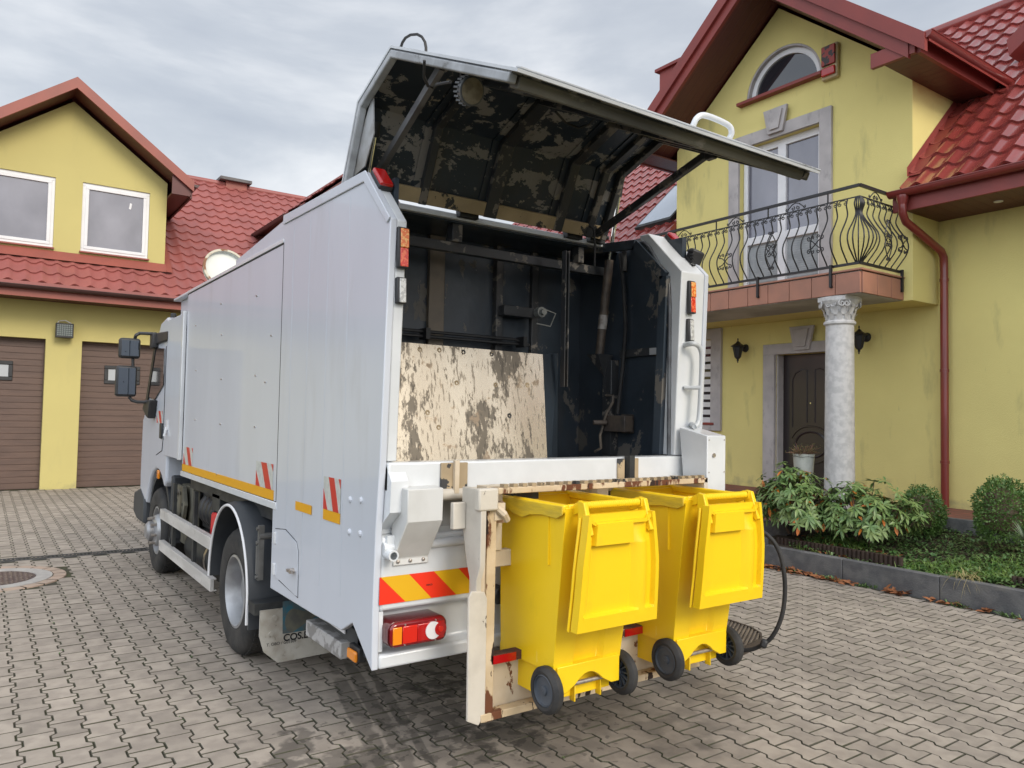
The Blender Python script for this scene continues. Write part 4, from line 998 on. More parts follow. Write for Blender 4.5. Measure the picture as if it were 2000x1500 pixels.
# work lamp, cables, handle on the hatch
c=at(910,177,y=2.72);d_=Vector((0,nn_.x,nn_.y))
f=MB();f.lathe([(.001,0),(.045,0),(.058,.02),(.060,.05),(.054,.052)],(0,0,0),'z',24)
for k in range(20):
    a=2*math.pi*k/20;f.box(.059*math.cos(a)-.004,.059*math.cos(a)+.004,.059*math.sin(a)-.004,.059*math.sin(a)+.004,.0,.033)
ax=Vector((.05,-.93,-.35)).normalized();Rz=ax.to_track_quat('Z','Y').to_matrix()
wl=MB();wl.v=[tuple(c+Rz@Vector(v)) for v in f.v];wl.f=f.f;wl_=wl.build('work_lamp',mat('lamp_grey',(.12,.125,.13),rough=.5),hat,smooth=40)
g_=MB();g_.lathe([(.001,.053),(.053,.053)],(0,0,0),'z',24);g_.v=[tuple(c+Rz@Vector(v)) for v in g_.v];g_.build('lamp_glass',mat('lamp_glass',(.36,.31,.22),(.24,.2,.14),ns=30,rough=.3),wl_,recalc=False)
MB().bar(c,c+Vector((0,.03,.09)),.03,.012).build('lamp_bracket',M['chassis'],wl_)
f=MB();f.tube([at(*p,x=1.565) for p in ((783,92),(786,83),(792,74),(802,68),(815,67),(824,72),(830,82),(832,93),(832,102))],.0065,6);f.build('cable',M['rubber'],hat,smooth=60)
f=MB();f.tube([at(829,118,y=2.75),at(828,150,y=2.8),at(836,168,y=2.85),at(848,172,y=2.85),at(853,165,y=2.8),at(880,160,y=2.65)],.007,6);f.build('cable',M['rubber'],hat,smooth=60)
f=MB();f.tube([at(1085,218,y=2.9),at(1105,240,y=3.0),at(1130,250,y=3.0),at(1150,243,y=2.95),at(1165,228,y=2.85)],.006,6);f.build('cable',M['rubber'],hat,smooth=60)
f=MB();f.tube([at(1148,438,y=3.78),at(1160,448,y=3.7),at(1162,480,y=3.7),at(1161,520,y=3.7)],.007,6);f.build('cable',M['rubber'],hat,smooth=60)
yh=2.36;a=at(1352,250,y=yh);b=at(1422,277,y=yh)
f=MB();hn=Vector((0,-nn_.x,-nn_.y));h=.085
c1=Vector((a.x,yh+.03,a.z-.05));c2_=Vector((b.x,yh+.03,b.z-.05))
top1=at(1363,229,y=yh-.02);top2=at(1380,226,y=yh-.02);top3=at(1420,243,y=yh-.02);top4=at(1429,258,y=yh-.02)
f.tube(smoothpath([c1,a+hn*.01,top1,top2,top3,top4,b+hn*.01,c2_]),.014,12);f.build('hatch_handle',M['white2'],hat,smooth=60)
# ---- rear details
def lampbox(c,sx,sy,sz,rot,m,nm,par,bev=.012):
    g=MB().box(-sx/2,sx/2,-sy/2,sy/2,-sz/2,sz/2);R3=Matrix.Rotation(rot[0],3,'X')@Matrix.Rotation(rot[1],3,'Y')@Matrix.Rotation(rot[2],3,'Z')
    g.v=[tuple(Vector(c)+R3@Vector(v)) for v in g.v];return g.build(nm,m,par,bevel=bev)
sl45=math.atan2(.29,.29)
def slope_lamp(x,nm):
    c=Vector((x,3.40,2.86));b_=lampbox(c,.075,.15,.03,(sl45,0,0),M['blackp'],nm,T,.008)
    lampbox(c+Vector((0,-.012,.012)),.07,.145,.03,(sl45,0,0),M['lensr'],'lamp_lens',b_,.01)
slope_lamp(1.575,'rear_marker_lamp');slope_lamp(3.66,'rear_marker_lamp')
M['ledor']=mat('amber_red_led',(.75,.16,.03),(.85,.42,.12),ns=60,rough=.25,coat=.6,lo=.5,hi=.55);M['ledrd']=mat('red_led',(.62,.035,.015),(.8,.15,.06),ns=60,rough=.25,coat=.6,lo=.5,hi=.55)
M['ledwh']=mat('clear_led',(.6,.6,.58),(.4,.4,.39),ns=50,rough=.2,coat=.6,lo=.48,hi=.52)
def strip(x,yoff,zt,zb,zt2,zb2):
    def yy(z):return 3.178+(2.618-z)*.0425
    for (za,zb_,two) in ((zt,zb,1),(zt2,zb2,0)):
        zm=(za+zb_)/2;y=yy(zm);w_=.058 if two else .05
        s=lampbox((x,y-.012,zm),w_,.028,za-zb_,(-.0425,0,0),M['blackp'],'tail_light_strip' if two else 'led_marker',T,.006)
        if two:
            lampbox((x+.004,y-.028,zm+(za-zb_)*.23),w_*.72,.008,(za-zb_)*.46,(-.0425,0,0),M['ledor'],'amber_lens',s,.003)
            lampbox((x+.004,y-.026,zm-(za-zb_)*.23),w_*.72,.008,(za-zb_)*.46,(-.0425,0,0),M['ledrd'],'red_lens',s,.003)
        else:lampbox((x+.004,y-.028,zm),w_*.66,.008,(za-zb_)*.92,(-.0425,0,0),M['ledwh'],'clear_lens',s,.003)
strip(1.583,0,2.585,2.39,2.35,2.225);strip(3.565,0,2.565,2.36,2.33,2.19)
# work lamps on the right shoulder
c=at(1355,506,x=3.70);f=lampbox(c,.10,.06,.12,(.35,.2,-.25),M['blackp'],'work_lamp',T,.015)
for k in range(5):lampbox(c+Vector((-.045,-.018,-.045+.022*k)),.02,.07,.008,(.35,.2,-.25),M['blackp'],'cooling_fin',f,0)
MB().tube([c+Vector((0,0,-.05)),c+Vector((-.02,.02,-.12))],.012,6).build('lamp_foot',M['zinc'],f)
c2_=at(1366,555,x=3.74);f=lampbox(c2_,.085,.06,.075,(.1,.3,.3),M['blackp'],'rear_camera',T,.015)
MB().lathe([(.001,-.035),(.02,-.035),(.024,-.02),(.024,0)],c2_,'y',14).build('camera_glass',M['glass'],f)
MB().tube([c+Vector((-.06,-.01,.0)),at(1328,500,x=3.66),at(1328,530,x=3.66),at(1345,535,x=3.68),c2_],.005,6).build('cable',M['rubber'],f)
q=[at(1363,573,y=3.22),at(1369,573,y=3.2),at(1370,583,y=3.2),at(1363,584,y=3.22)];MB().tube(q,.004,6,True).build('ring',M['zinc'],T)
# grab rail
q=[(1336,674),(1352,671),(1362,674),(1368,682),(1371,700),(1369,760),(1365,820),(1357,833)]
f=MB().tube(smoothpath([at(*p_,y=3.13+(.07 if i in (0,) else 0)) for i,p_ in enumerate(q)],3),.016,10);f.tube([at(1336,757,y=3.2),at(1367,757,y=3.13)],.013,8)
f.tube([at(1357,833,y=3.13),at(1350,828,y=3.22)],.016,8);f.build('grab_rail',mat('light_grey_rail',(.52,.54,.55),rough=.35),T,smooth=50)
f=MB();
for px,py in ((1342,706),(1341,742)):f.cyl(at(px,py,y=3.212),'y',.006,-.004,.004,8)
f.build('screw',M['print'],T)
# control box
f=MB().prism([(3.20,1.66),(2.98,1.615),(2.98,.95),(3.20,.95),(3.20,1.30),(3.16,1.30)],'x',3.50,3.665);cb=f.build('control_box',M['white2'],T,bevel=.005)
f=MB()
for x in (3.515,3.65):
    for z in (1.59,1.40,1.25):f.cyl((x,2.98,z),'y',.004,-.004,0,8)
f.cyl((3.555,2.98,1.50),'y',.013,-.008,0,12);f.build('box_screws',M['zinc'],cb)
# left housings
def side_poly(pts,x):return [tuple(at(px,py,x=x))[1:] for px,py in pts]
P=side_poly([(766,941),(763,1002),(740,1035)],1.56);P=[(3.235,1.475),(P[0][0],P[0][1]),(P[1][0],P[1][1]),(P[2][0],P[2][1]),(3.30,1.14),(3.30,1.45)]
MB().prism(P,'x',1.556,1.645).build('arm_housing',M['white2'],hop,bevel=.004)
P=side_poly([(797,956),(795,1021),(764,1091),(762,1104)],1.612);P[2]=(min(P[2][0],3.247),P[2][1]);P[3]=(min(P[3][0],3.243),P[3][1])
f=MB().prism([P[0],P[1],P[2],P[3],(P[3][0]+.012,P[3][1]),(3.26,P[2][1]+.02),(3.30,P[0][1]+.01)],'x',1.612,1.80);gh=f.build('cover_plate',mat('grey_white_cover',(.60,.60,.585),(.54,.54,.52),ns=6,rough=.4),hop,bevel=.005);gh.data.set_sharp_from_angle(angle=RAD(10))
f=MB();
for x in (1.635,1.70,1.77):f.lathe([(.001,-.012),(.008,-.01),(.009,0)],(x,P[2][0],P[3][1]+.02),'y',8)
f.build('cover_bolt',M['zinc'],gh)
MB().lathe([(.018,-.05),(.026,-.05),(.026,.05),(.018,.05)],(1.585,3.235,1.055),'y',16).build('drain_pipe',M['white2'],hop,smooth=40)
MB().box(1.575,1.64,3.235,3.256,1.055,1.14).build('mount_plate',M['white2'],hop)
# rusty lugs on the sill
for x0,x1 in ((1.83,1.98),(2.99,3.04),(3.10,3.15)):
    MB().box(x0,x1,3.19,3.204,1.352,1.478).build('sill_lug',M['ochre'],hop,bevel=.003)
MB().box(1.895,1.92,3.17,3.19,1.33,1.49).build('lug_bar',M['cream'],hop);MB().box(3.05,3.09,3.16,3.204,1.34,1.495).build('lug_bar',M['chassis'],hop)
# shaft and brackets
f=MB().tube([(1.70,3.20,1.325),(3.60,3.20,1.325)],.030,14).build('lifter_shaft',M['creamclean'],hop,smooth=40)
# warning board
def tri(pts,m,nm,y=3.2515,par=lp):MB().prism(pts,'y',y-.001,y).build(nm,m,par)
z0,z1=.820,.948
tops=[1.552,1.70,1.835,1.975,2.115,2.25];bots=[1.552,1.685,1.825,1.965,2.10,2.24]
tri([(1.548,z0),(1.685,z0),(1.553,z1),(1.548,z1)],M['red_ref'],'red_field')
cols_=['yel_ref','red_ref','yel_ref','red_ref']
for k in range(4):
    if k<3:tri([(bots[k+1],z0),(bots[k+2],z0),(tops[k+1],z1),(tops[k],z1)],M[cols_[k]],cols_[k].startswith('y') and 'amber_field' or 'red_field')
tri([(2.10,z0),(2.115,z0),(2.115,z1),(1.975,z1)],M['red_ref'],'red_field')
text_mesh('neco',.017,'board_print',M['print'],lp,(1.795,3.2499,.882),(1,0,0),(0,0,1))
# tail lamps
def rrect(x0,x1,z0,z1,r,n=6):
    out=[]
    for cx,cz,a0 in ((x1-r,z1-r,0),(x0+r,z1-r,90),(x0+r,z0+r,180),(x1-r,z0+r,270)):
        for k in range(n+1):
            a=RAD(a0+90*k/n);out.append((cx+r*math.cos(a),cz+r*math.sin(a)))
    return out
def taillamp(x0,flip=False):
    x1=x0+.305;za,zb=.628,.748
    o=MB().prism(rrect(x0,x1,za,zb,.035),'y',3.20,3.33).build('tail_lamp',plain('lamp_housing',(.10,.006,.008),.2,coat=.5),T,bevel=.004)
    MB().prism(rrect(x0+.003,x1-.003,za+.004,zb-.003,.033),'y',3.180,3.199).build('lamp_shell',plain('dark_red_shell',(.20,.004,.008),.12,coat=.8),o,bevel=.012)
    def X(u):return x1-u*(x1-x0) if flip else x0+u*(x1-x0)
    def seg(u0,u1,m,nm,y=3.1785,z_0=za+.018,z_1=zb-.022):
        a,b=sorted((X(u0),X(u1)));MB().box(a,b,y-.003,y+.006,z_0,z_1).build(nm,m,o,bevel=.003)
    seg(.05,.20,M['lensa'],'indicator_lens');seg(.215,.46,M['lensr2'],'red_lens');seg(.463,.94,M['lensr'],'red_lens',3.1788)
    cx=X(.735);MB().cyl((cx,3.176,(za+zb)/2),'y',.041,-.004,.004,28).build('reverse_lens',M['lensw'],o)
    cx=X(.86);MB().cyl((cx,3.174,(za+zb)/2+.003),'y',.031,-.005,.004,28).build('fog_lens',M['lensr'],o)
    MB().cyl((cx,3.170,(za+zb)/2+.003),'y',.014,-.004,.004,16).build('bulb_glow',M['lensr2'],o)
    g=MB()
    for u in (.25,.78):
        for z in (za+.012,zb-.014):g.cyl((X(u),3.180,z),'y',.004,-.006,0,8)
    g.build('lens_screws',M['zinc'],o)
taillamp(1.572);taillamp(3.37,True)
# socket and number plate in the lower panel
f=MB().prism([(x-.065,z) for x,z in ((2.20,.80),(2.215,.84),(2.25,.855),(2.28,.835),(2.285,.79),(2.26,.76),(2.22,.762))],'y',3.17,3.30).build('trailer_socket',M['blackp'],T,bevel=.008)
npl=MB().box(2.245,2.77,3.238,3.254,.76,.875).build('number_plate',M['blackp'],T,bevel=.006)
f=MB()
for k in range(6):f.box(2.258,2.266,3.234,3.238,.785+.013*k,.793+.013*k)
f.build('plate_marks',M['yel_tape'],npl)
# ---- running gear
f=MB().box(2.12,2.20,3.7,9.3,.72,.96).box(3.05,3.13,3.7,9.3,.72,.96)
for y in (3.75,4.7,6.4,7.6,8.9):f.box(2.2,3.05,y,y+.08,.76,.92)
ch_=f.build('chassis_frame',M['chassis'],T,bevel=.006)
MB().box(1.7,3.55,3.4,4.72,.98,1.14).box(1.60,3.62,4.72,7.4,.99,1.14).build('sub_frame',M['chassis'],T)
def wheel(cx,cy,cz,R,W,front,mir=1):
    # outer face towards -x when mir=1
    s=mir
    P=lambda r,h:(r,h*s)
    r_=R*.575
    t=MB().lathe([P(r_,.0+.03),P(r_+.015,.012),P(R*.80,0),P(R*.93,.012),P(R*.985,.035),P(R,.06),P(R,W-.06),P(R*.985,W-.035),P(R*.93,W-.01),P(R*.8,W),P(r_,W-.02),P(r_,.03)],(cx,cy,cz),'x',56)
    for k in range(60):
        a=2*math.pi*k/60
        for hh in ((.05,.10),(W-.10,W-.05)):
            c=Vector((cx+s*(hh[0]+hh[1])/2,cy+R*math.cos(a),cz+R*math.sin(a)));rd=Vector((0,math.cos(a),math.sin(a)));tn=Vector((0,-math.sin(a),math.cos(a)))
            t.bar(c-rd*.01-tn*.014,c-rd*.01+tn*.014,.045,.03,tuple(rd))
    w_=t.build('wheel',M['tyre'],T,smooth=35)
    if front:
        r=MB().lathe([P(r_-.002,.035),P(r_-.004,.02),P(r_-.02,.02),P(r_-.03,.05),P(r_-.05,.09),P(r_*.68,.05),P(r_*.62,.0),P(.10,-.02),P(.10,-.06),P(.07,-.085),P(.001,-.085)],(cx,cy,cz),'x',40)
        r.build('rim',M['steel'],w_,smooth=35)
        for k in range(8):
            a=2*math.pi*k/8+.2;g=MB().tube([(cx-s*(-.01),cy+.135*math.cos(a),cz+.135*math.sin(a)),(cx-s*.055,cy+.135*math.cos(a),cz+.135*math.sin(a))],.016,8).build('wheel_nut',M['zinc'],w_)
    else:
        r=MB().lathe([P(r_-.002,.035),P(r_+.004,.015),P(r_-.012,.010),P(r_-.022,.03),P(r_-.03,.07),P(r_-.045,.13),P(r_-.05,.17),P(r_*.62,.185),P(.12,.185),P(.12,.10),P(.095,.085),P(.001,.085)],(cx,cy,cz),'x',48)
        r.build('rim',M['steel'],w_,smooth=35)
        g=MB()
        for k in range(8):
            a=2*math.pi*k/8;g.cyl((cx+s*.18,cy+.155*math.cos(a),cz+.155*math.sin(a)),'x',.016,-.03*s if s>0 else 0,0 if s>0 else .03,8)
        g.build('wheel_nut',M['zinc'],w_)
    return w_
wheel(1.50,5.53,.432,.435,.255,False);wheel(1.80,5.53,.432,.435,.255,False)
wheel(3.75,5.53,.432,.435,.255,False,-1);wheel(3.45,5.53,.432,.435,.255,False,-1)
wheel(1.53,8.65,.435,.437,.27,True);wheel(3.72,8.65,.435,.437,.27,True,-1)
MB().tube([(1.9,5.53,.43),(2.4,5.53,.43),(2.5,5.53,.43),(2.75,5.53,.43),(2.85,5.53,.43),(3.4,5.53,.43)],[.07,.07,.17,.17,.07,.07],12).tube([(1.8,8.65,.38),(3.4,8.65,.38)],.06,8).build('axle',M['chassis'],T)
def fender(x0,x1,mir=1):
    cy,cz=5.505,.46;A,B=.50,.575;f=MB();n=26;vs=[];W=abs(x1-x0)
    for i in range(n+1):
        a=math.pi*i/n*1.0
        c,s_=math.cos(a),math.sin(a)
        for (ra,xx) in ((1.0,x0),(1.035,x0+mir*.0),(1.055,x0+mir*.05),(1.055,x1),(1.0,x1),(1.0,x0+mir*.02)):
            # squarish towards the rear end
            vs.append((xx,cy-A*ra*c*(1.0),cz+B*ra*s_))
    m=6
    for i in range(n):
        for k in range(m):
            q=i*m+k;q2=i*m+(k+1)%m;f.f.append((q,q2,q2+m,q+m))
    f.f.append(tuple(range(m)));f.f.append(tuple(range(n*m,n*m+m)))
    f.v=vs
    # straight skirt behind the wheel
    f.box(min(x0,x1)+.002,max(x0,x1)-.002,cy-A*1.055,cy-A*1.0,.30,.47)
    o=f.build('rear_fender',M['fender'],T,smooth=50)
    g=MB();g.tube([(x0-mir*.004,cy-A*1.012*math.cos(math.pi*i/26),cz+B*1.012*math.sin(math.pi*i/26)) for i in range(27)]+[],.010,6);g.tube([(x0-mir*.004,cy-A*1.012,cz),(x0-mir*.004,cy-A*1.012,.33)],.010,6)
    g.build('white_piping',M['pvc'],o,smooth=50);return o
fo=fender(1.455,2.07);fender(3.795,3.18,-1)
f=MB();a=(1.50,4.97,1.0)
f.tube([(1.50,4.95,.90),(1.75,4.95,.90)],.022,10).box(1.495,1.53,4.94,4.97,.62,.97).box(1.485,1.50,4.945,4.965,.66,.84)
for z in (.95,.86,.64):f.cyl((1.495,4.955,z),'x',.012,-.012,.0,10)
f.build('fender_bracket',mat('galvanised',(.20,.20,.195),(.14,.14,.135),ns=9,rough=.5,metal=.5),T)
# mud flap with its print
yf=4.80;Lc=at(509,1173,y=yf);Rc=at(600,1178,y=yf)
a0,a1=Lc.x,2.08;zt,zb_=.46,.13
f=MB().prism([(a0,zt),(a1,zt),(a1,zb_+.05),(a1-.05,zb_),(a0+.12,zb_-.01),(a0+.03,zb_+.07),(a0+.0,zb_+.17)],'y',yf,yf+.012);mf=f.build('mud_flap',M['flap'],T)
def pf(px,py):q=at(px,py,y=yf-.001);return (q.x,q.z)
MB().prism([pf(552,1175),(a1-.02,pf(552,1175)[1]),(a1-.02,pf(552,1238)[1]),pf(552,1238)],'y',yf-.0015,yf-.0005).build('teal_field',M['teal'],mf)
f=MB();c=pf(585,1210);f.prism([(c[0]-.045+.05*math.cos(t_),c[1]+.075*math.sin(t_)) for t_ in [math.pi/2+math.pi*k/12 for k in range(13)]]+[(c[0]+.13,c[1]+.02)],'y',yf-.003,yf-.0018).build('olive_emblem',M['olive'],mf)
p_=pf(553,1253);text_mesh('COS.E',.060,'flap_print',M['print'],mf,(p_[0],yf-.002,p_[1]+.002),(1,0,0),(0,0,1),bold=.0016)
p_=pf(520,1263);text_mesh('T. OBO / G01509',.026,'flap_print',M['print'],mf,(p_[0],yf-.002,p_[1]),(1,0,.0),(0,0,1))
f=MB().cyl((a0+.09,yf,.405),'y',.018,-.01,0,12).cyl((a0+.07,yf,.31),'y',.014,-.01,0,12).build('flap_bolt',M['flap'],mf)
MB().box(a0-.03,2.1,4.82,4.95,.43,.50).build('flap_carrier',M['chassis'],T)
# scuffed bar and bits behind the wheel
c0=at(597,1222,x=1.60);c1_=at(665,1268,x=1.60)
MB().box(1.60,1.72,c1_.y,c0.y,c0.z-.055,c0.z+.035).build('underrun_beam',M['concretebar'],T,bevel=.006)
f=MB().bar((1.62,c0.y-.15,.60),(1.62,3.52,.56),.04,.085).box(1.60,1.66,3.42,3.60,.50,.66).build('bumper_bracket',M['fender'],T,bevel=.004)
MB().bar((1.59,c0.y-.38,.585),(1.59,c0.y-.60,.578),.006,.03).build('bracket_tape',M['pvc'],f)
q=at(692,1278,x=1.58);mk=MB().box(1.575,1.62,q.y-.06,q.y+.06,q.z-.03,q.z+.045).build('side_marker_base',M['blackp'],T,bevel=.008)
MB().box(1.560,1.578,q.y-.055,q.y+.055,q.z-.028,q.z+.026).build('amber_lens',M['lensa'],mk,bevel=.010)
# side guards
for z in (.665,.355):
    MB().box(1.495,1.525,6.14,8.2,z-.048,z+.048).box(1.525,1.545,6.14,8.2,z+.038,z+.048).box(1.525,1.545,6.14,8.2,z-.048,z-.038).build('side_guard',M['alu'],T,bevel=.003)
MB().box(1.53,1.56,6.9,6.96,.30,1.0).box(1.53,1.56,7.75,7.81,.30,1.0).build('guard_post',M['chassis'],T)
# tanks, brackets and boxes in the side
f=MB().box(1.66,1.72,7.55,8.2,.40,.97);f.prism([(8.15,.97),(7.70,.97),(7.62,.80),(7.72,.62),(8.0,.55),(8.15,.62)],'x',1.60,1.63);f.build('perforated_bracket',M['bracket'],T)
g=MB()
for y,z in ((8.05,.9),(7.95,.82),(7.8,.9),(7.72,.8),(7.78,.7),(7.9,.64),(8.05,.66)):g.cyl((1.60,y,z),'x',.018,-.003,0,10)
g.build('bracket_hole',M['print'],T)
MB().cyl((1.60,7.90,.90),'x',.03,-.02,0,12).build('bracket_bolt',M['zinc'],T)
f=MB()
for k in range(4):f.lathe([(.001,-.055),(.16,-.055),(.18,-.03),(.18,.03),(.16,.055),(.001,.055)],(1.86,7.42-k*.135,.78),'y',14)
f.box(1.74,2.05,6.86,7.5,.62,.94);f.build('plastic_tank',M['blackp'],T,smooth=50)
MB().lathe([(.001,-.62),(.17,-.6),(.19,-.57),(.19,.57),(.17,.6),(.001,.62)],(1.82,7.15,.40),'y',24).build('air_tank',M['chassis'],T,smooth=40)
f=MB().lathe([(.192,-.25),(.197,-.25),(.197,-.20),(.192,-.20)],(1.82,7.15,.40),'y',24).build('tank_strap',M['zinc'],T)
MB().add([(1.60,6.62,.86),(1.60,6.42,.87),(1.60,6.40,.66),(1.60,6.66,.64),(1.72,6.58,.84),(1.72,6.42,.85),(1.72,6.42,.68),(1.72,6.6,.68)],[(0,1,2,3),(4,7,6,5),(0,4,5,1),(1,5,6,2),(2,6,7,3),(3,7,4,0)]).build('red_cap_box',plain('red_plastic',(.62,.03,.035),.4),T,bevel=.02)
MB().box(1.60,1.75,6.36,6.60,.88,1.02).box(1.62,2.1,6.1,6.62,.99,1.05).build('battery_bracket',M['chassis'],T,bevel=.004)
# ---- cab
cab=[(8.17,1.12),(8.17,2.58),(8.42,2.655),(8.72,2.62),(8.90,2.46),(9.42,1.70),(9.60,1.58),(9.62,.98),(9.60,.60),(9.30,.56),(9.27,.70)]
for k in range(9):
    a=RAD(15+17*k);cab.append((8.65+.58*math.cos(a),.50+.58*math.sin(a)))
cab=cab[:-1]+[(8.17,.98)]
cb_=MB().prism(cab,'x',1.53,3.72).build('cab',M['white'],T,bevel=.03,seg=3)
MB().prism([(8.42,2.33),(8.84,2.36),(9.22,1.83),(8.86,1.80),(8.41,1.95)],'x',1.518,1.5295).build('side_window',M['glass'],cb_,bevel=.006)
MB().prism([(8.86,2.46),(8.93,2.44),(9.42,1.72),(9.30,1.72),(8.86,2.38)],'x',1.512,1.529).build('a_pillar_trim',M['blackp'],cb_)
MB().add([(1.62,8.925,2.42),(3.63,8.925,2.42),(3.66,9.41,1.73),(1.59,9.41,1.73),(1.62,8.94,2.43),(3.63,8.94,2.43),(3.66,9.43,1.74),(1.59,9.43,1.74)],[(0,1,2,3),(7,6,5,4),(0,4,5,1),(1,5,6,2),(2,6,7,3),(3,7,4,0)]).build('windscreen',M['glass'],cb_)
MB().prism([(8.17,2.40),(8.17,2.49),(8.80,2.52),(8.93,2.40),(8.80,2.40)],'x',1.50,1.535).build('roof_trim',M['blackp'],cb_,bevel=.01)
MB().box(1.512,1.53,8.40,8.50,1.40,1.56).build('door_handle',M['blackp'],cb_,bevel=.02)
hatch_sticker(1.5285,8.44,8.74,1.56,1.685,cb_)
f=MB();f.tube([(1.528,8.36,2.35),(1.528,8.36,1.40),(1.528,8.40,1.28)],.004,5);f.tube([(1.528,8.40,1.28),(1.528,8.7,1.22)],.004,5);f.build('door_seam',M['print'],cb_)
MB().prism([(9.62,1.62),(9.80,1.60),(9.80,.90),(9.62,.92)],'x',1.58,3.67).build('front_panel',M['white'],cb_,bevel=.03)
MB().prism([(9.55,.80),(9.95,.72),(9.98,.48),(9.75,.42),(9.25,.42),(9.27,.70)],'x',1.52,3.73).build('bumper',M['fender'],cb_,bevel=.03)
MB().box(1.52,1.545,8.52,8.60,.98,1.07).build('side_repeater',M['lensa'],cb_,bevel=.01)
f=MB();n=14
for i in range(n):
    a0_,a1_=RAD(20+150*i/n),RAD(20+150*(i+1)/n);r0_,r1_=.53,.585
    q=[(8.65+r*math.cos(a),.46+r*math.sin(a)) for r,a in ((r0_,a0_),(r1_,a0_),(r1_,a1_),(r0_,a1_))];f.prism(q,'x',1.57,1.95)
f.box(1.57,1.95,8.06,8.12,.38,.60).build('front_fender',M['fender'],cb_,smooth=40)
MB().box(1.57,2.0,8.03,8.12,.42,1.05).build('rear_mud_guard',M['fender'],T,bevel=.02)
# tall panel between cab and body
f=MB().box(1.505,1.54,7.52,8.19,1.245,2.60);tp=f.build('side_fairing',M['white'],T,bevel=.006)
MB().box(1.497,1.53,7.455,7.52,1.24,2.62).build('fairing_edge',M['white2'],tp,bevel=.006)
MB().box(1.60,3.65,7.43,8.10,2.50,2.79).box(1.54,3.68,7.42,8.15,2.79,2.815).build('front_bulkhead',M['white'],T,bevel=.006)
MB().box(1.9,3.3,7.5,8.1,1.2,2.45).build('bulkhead_void',M['chassis'],T)
f=MB().tube([(1.50,8.05,1.53),(1.48,8.05,1.44)],.012,6).box(1.497,1.506,8.02,8.08,1.50,1.60);f.build('fairing_latch',M['pvc'],tp)
MB().lathe([(.001,0),(.03,0),(.03,.04),(.02,.05),(.001,.05)],(1.60,8.45,2.655),'z',10).build('roof_beacon_base',M['blackp'],cb_)
# mirrors
ym=9.05
def mq(a,b,y=ym):return at(220+a/5.357,620+b/5.357,y=y)
def mirror(x0,z0,x1,z1):
    A_=mq(x0,z0);B_=mq(x1,z1);xa,xb=sorted((A_.x,B_.x));za,zb=sorted((A_.z,B_.z))
    o=MB().box(xa,xb,ym,ym+.10,za,zb).build('mirror',M['blackp'],cb_,bevel=.03,seg=3)
    g=MB().box(xa+.022,xb-.018,ym-.004,ym-.001,za+.025,zb-.025);g.build('mirror_glass',M['mirror'],o,bevel=.0)
mirror(65,420,300,222);mirror(28,825,262,508)
f=MB();f.tube([mq(455,172,8.85),mq(400,170,8.9),mq(285,165),mq(245,185),mq(232,225,9.1)],.018,8).tube([mq(212,430,9.1),mq(212,510,9.1)],.016,8).tube([mq(172,830,9.1),mq(200,868,9.1),mq(260,885),mq(330,885,8.95),mq(400,880,8.9)],.018,8)
f.build('mirror_arm',M['blackp'],cb_,smooth=50)
MB().box(1.47,1.53,8.80,8.98,2.36,2.52).build('mirror_mount',M['blackp'],cb_,bevel=.01)
MB().prism([(8.74,1.80),(9.06,1.80),(9.18,1.70),(8.95,1.62),(8.82,1.60)],'x',1.45,1.53).build('mirror_mount',M['blackp'],cb_,bevel=.015)
# ---- bin lifter at the back
LF=MB().prism([(3.10,1.37),(2.93,1.37),(2.93,1.02),(2.96,.95),(2.96,.30),(3.00,.30),(3.01,.93),(3.05,1.02),(3.08,1.14),(3.10,1.20)],'x',1.895,1.925).build('bin_lifter',M['creamclean'],T,bevel=.003)
MB().prism([(3.20,1.37),(2.93,1.37),(2.93,1.02),(2.99,.95),(2.99,.30),(3.06,.30),(3.06,.93),(3.12,1.12),(3.20,1.20)],'x',3.42,3.45).build('side_cheek',M['creamclean'],LF,bevel=.003)
# post: channel with rusty front edge
MB().box(1.925,1.955,2.975,3.07,.30,1.36).build('lifter_post',M['cream'],LF,bevel=.004)
MB().box(1.955,2.005,2.965,2.985,.29,1.35).build('rusty_edge',M['creamrust'],LF,bevel=.003)
MB().prism([(1.855,.88),(1.87,.905),(1.94,.895),(1.955,.86),(1.955,.335),(1.92,.29),(1.86,.32)],'y',2.955,2.97).build('guard_plate',M['creamclean'],LF,bevel=.003)
MB().box(1.985,1.999,2.985,3.06,.50,1.33).build('rust_strip',M['rust'],LF)
MB().box(1.88,1.99,2.925,2.97,1.27,1.375).build('corner_block',M['creamclean'],LF,bevel=.01)
MB().box(1.99,3.45,2.93,3.00,1.345,1.375).build('comb_top',M['creamrust'],LF,bevel=.004)
MB().box(1.99,3.45,3.03,3.12,1.355,1.372).build('comb_back',M['cream'],LF)
f=MB()
for k in range(26):f.box(2.02+k*.055,2.045+k*.055,2.93,2.965,1.375,1.39)
f.build('comb_teeth',M['ochre'],LF)
MB().box(1.96,3.42,3.05,3.10,.98,1.06).build('cross_rail',M['cream'],LF,bevel=.004)
MB().box(2.02,2.09,3.04,3.09,1.06,1.35).box(2.70,2.78,3.04,3.09,.4,1.35).build('lifter_stay',M['cream'],LF,bevel=.004)
f=MB().box(1.99,2.05,2.96,3.03,1.22,1.30);f.tube([(2.0,2.96,1.28),(2.03,2.94,1.25),(2.06,2.96,1.22)],.018,8);f.build('hook',M['cream'],LF)
MB().box(1.995,2.07,3.0,3.03,1.20,1.30).build('hook_plate',mat('pinkish_primer',(.50,.30,.20),(.42,.27,.2),ns=9,rough=.6),LF)
MB().box(1.96,3.42,3.02,3.09,.30,.56).build('push_plate',M['cream'],LF,bevel=.004)
MB().box(1.93,3.42,2.95,3.01,.30,.335).build('base_angle',M['creamrust'],LF,bevel=.003)
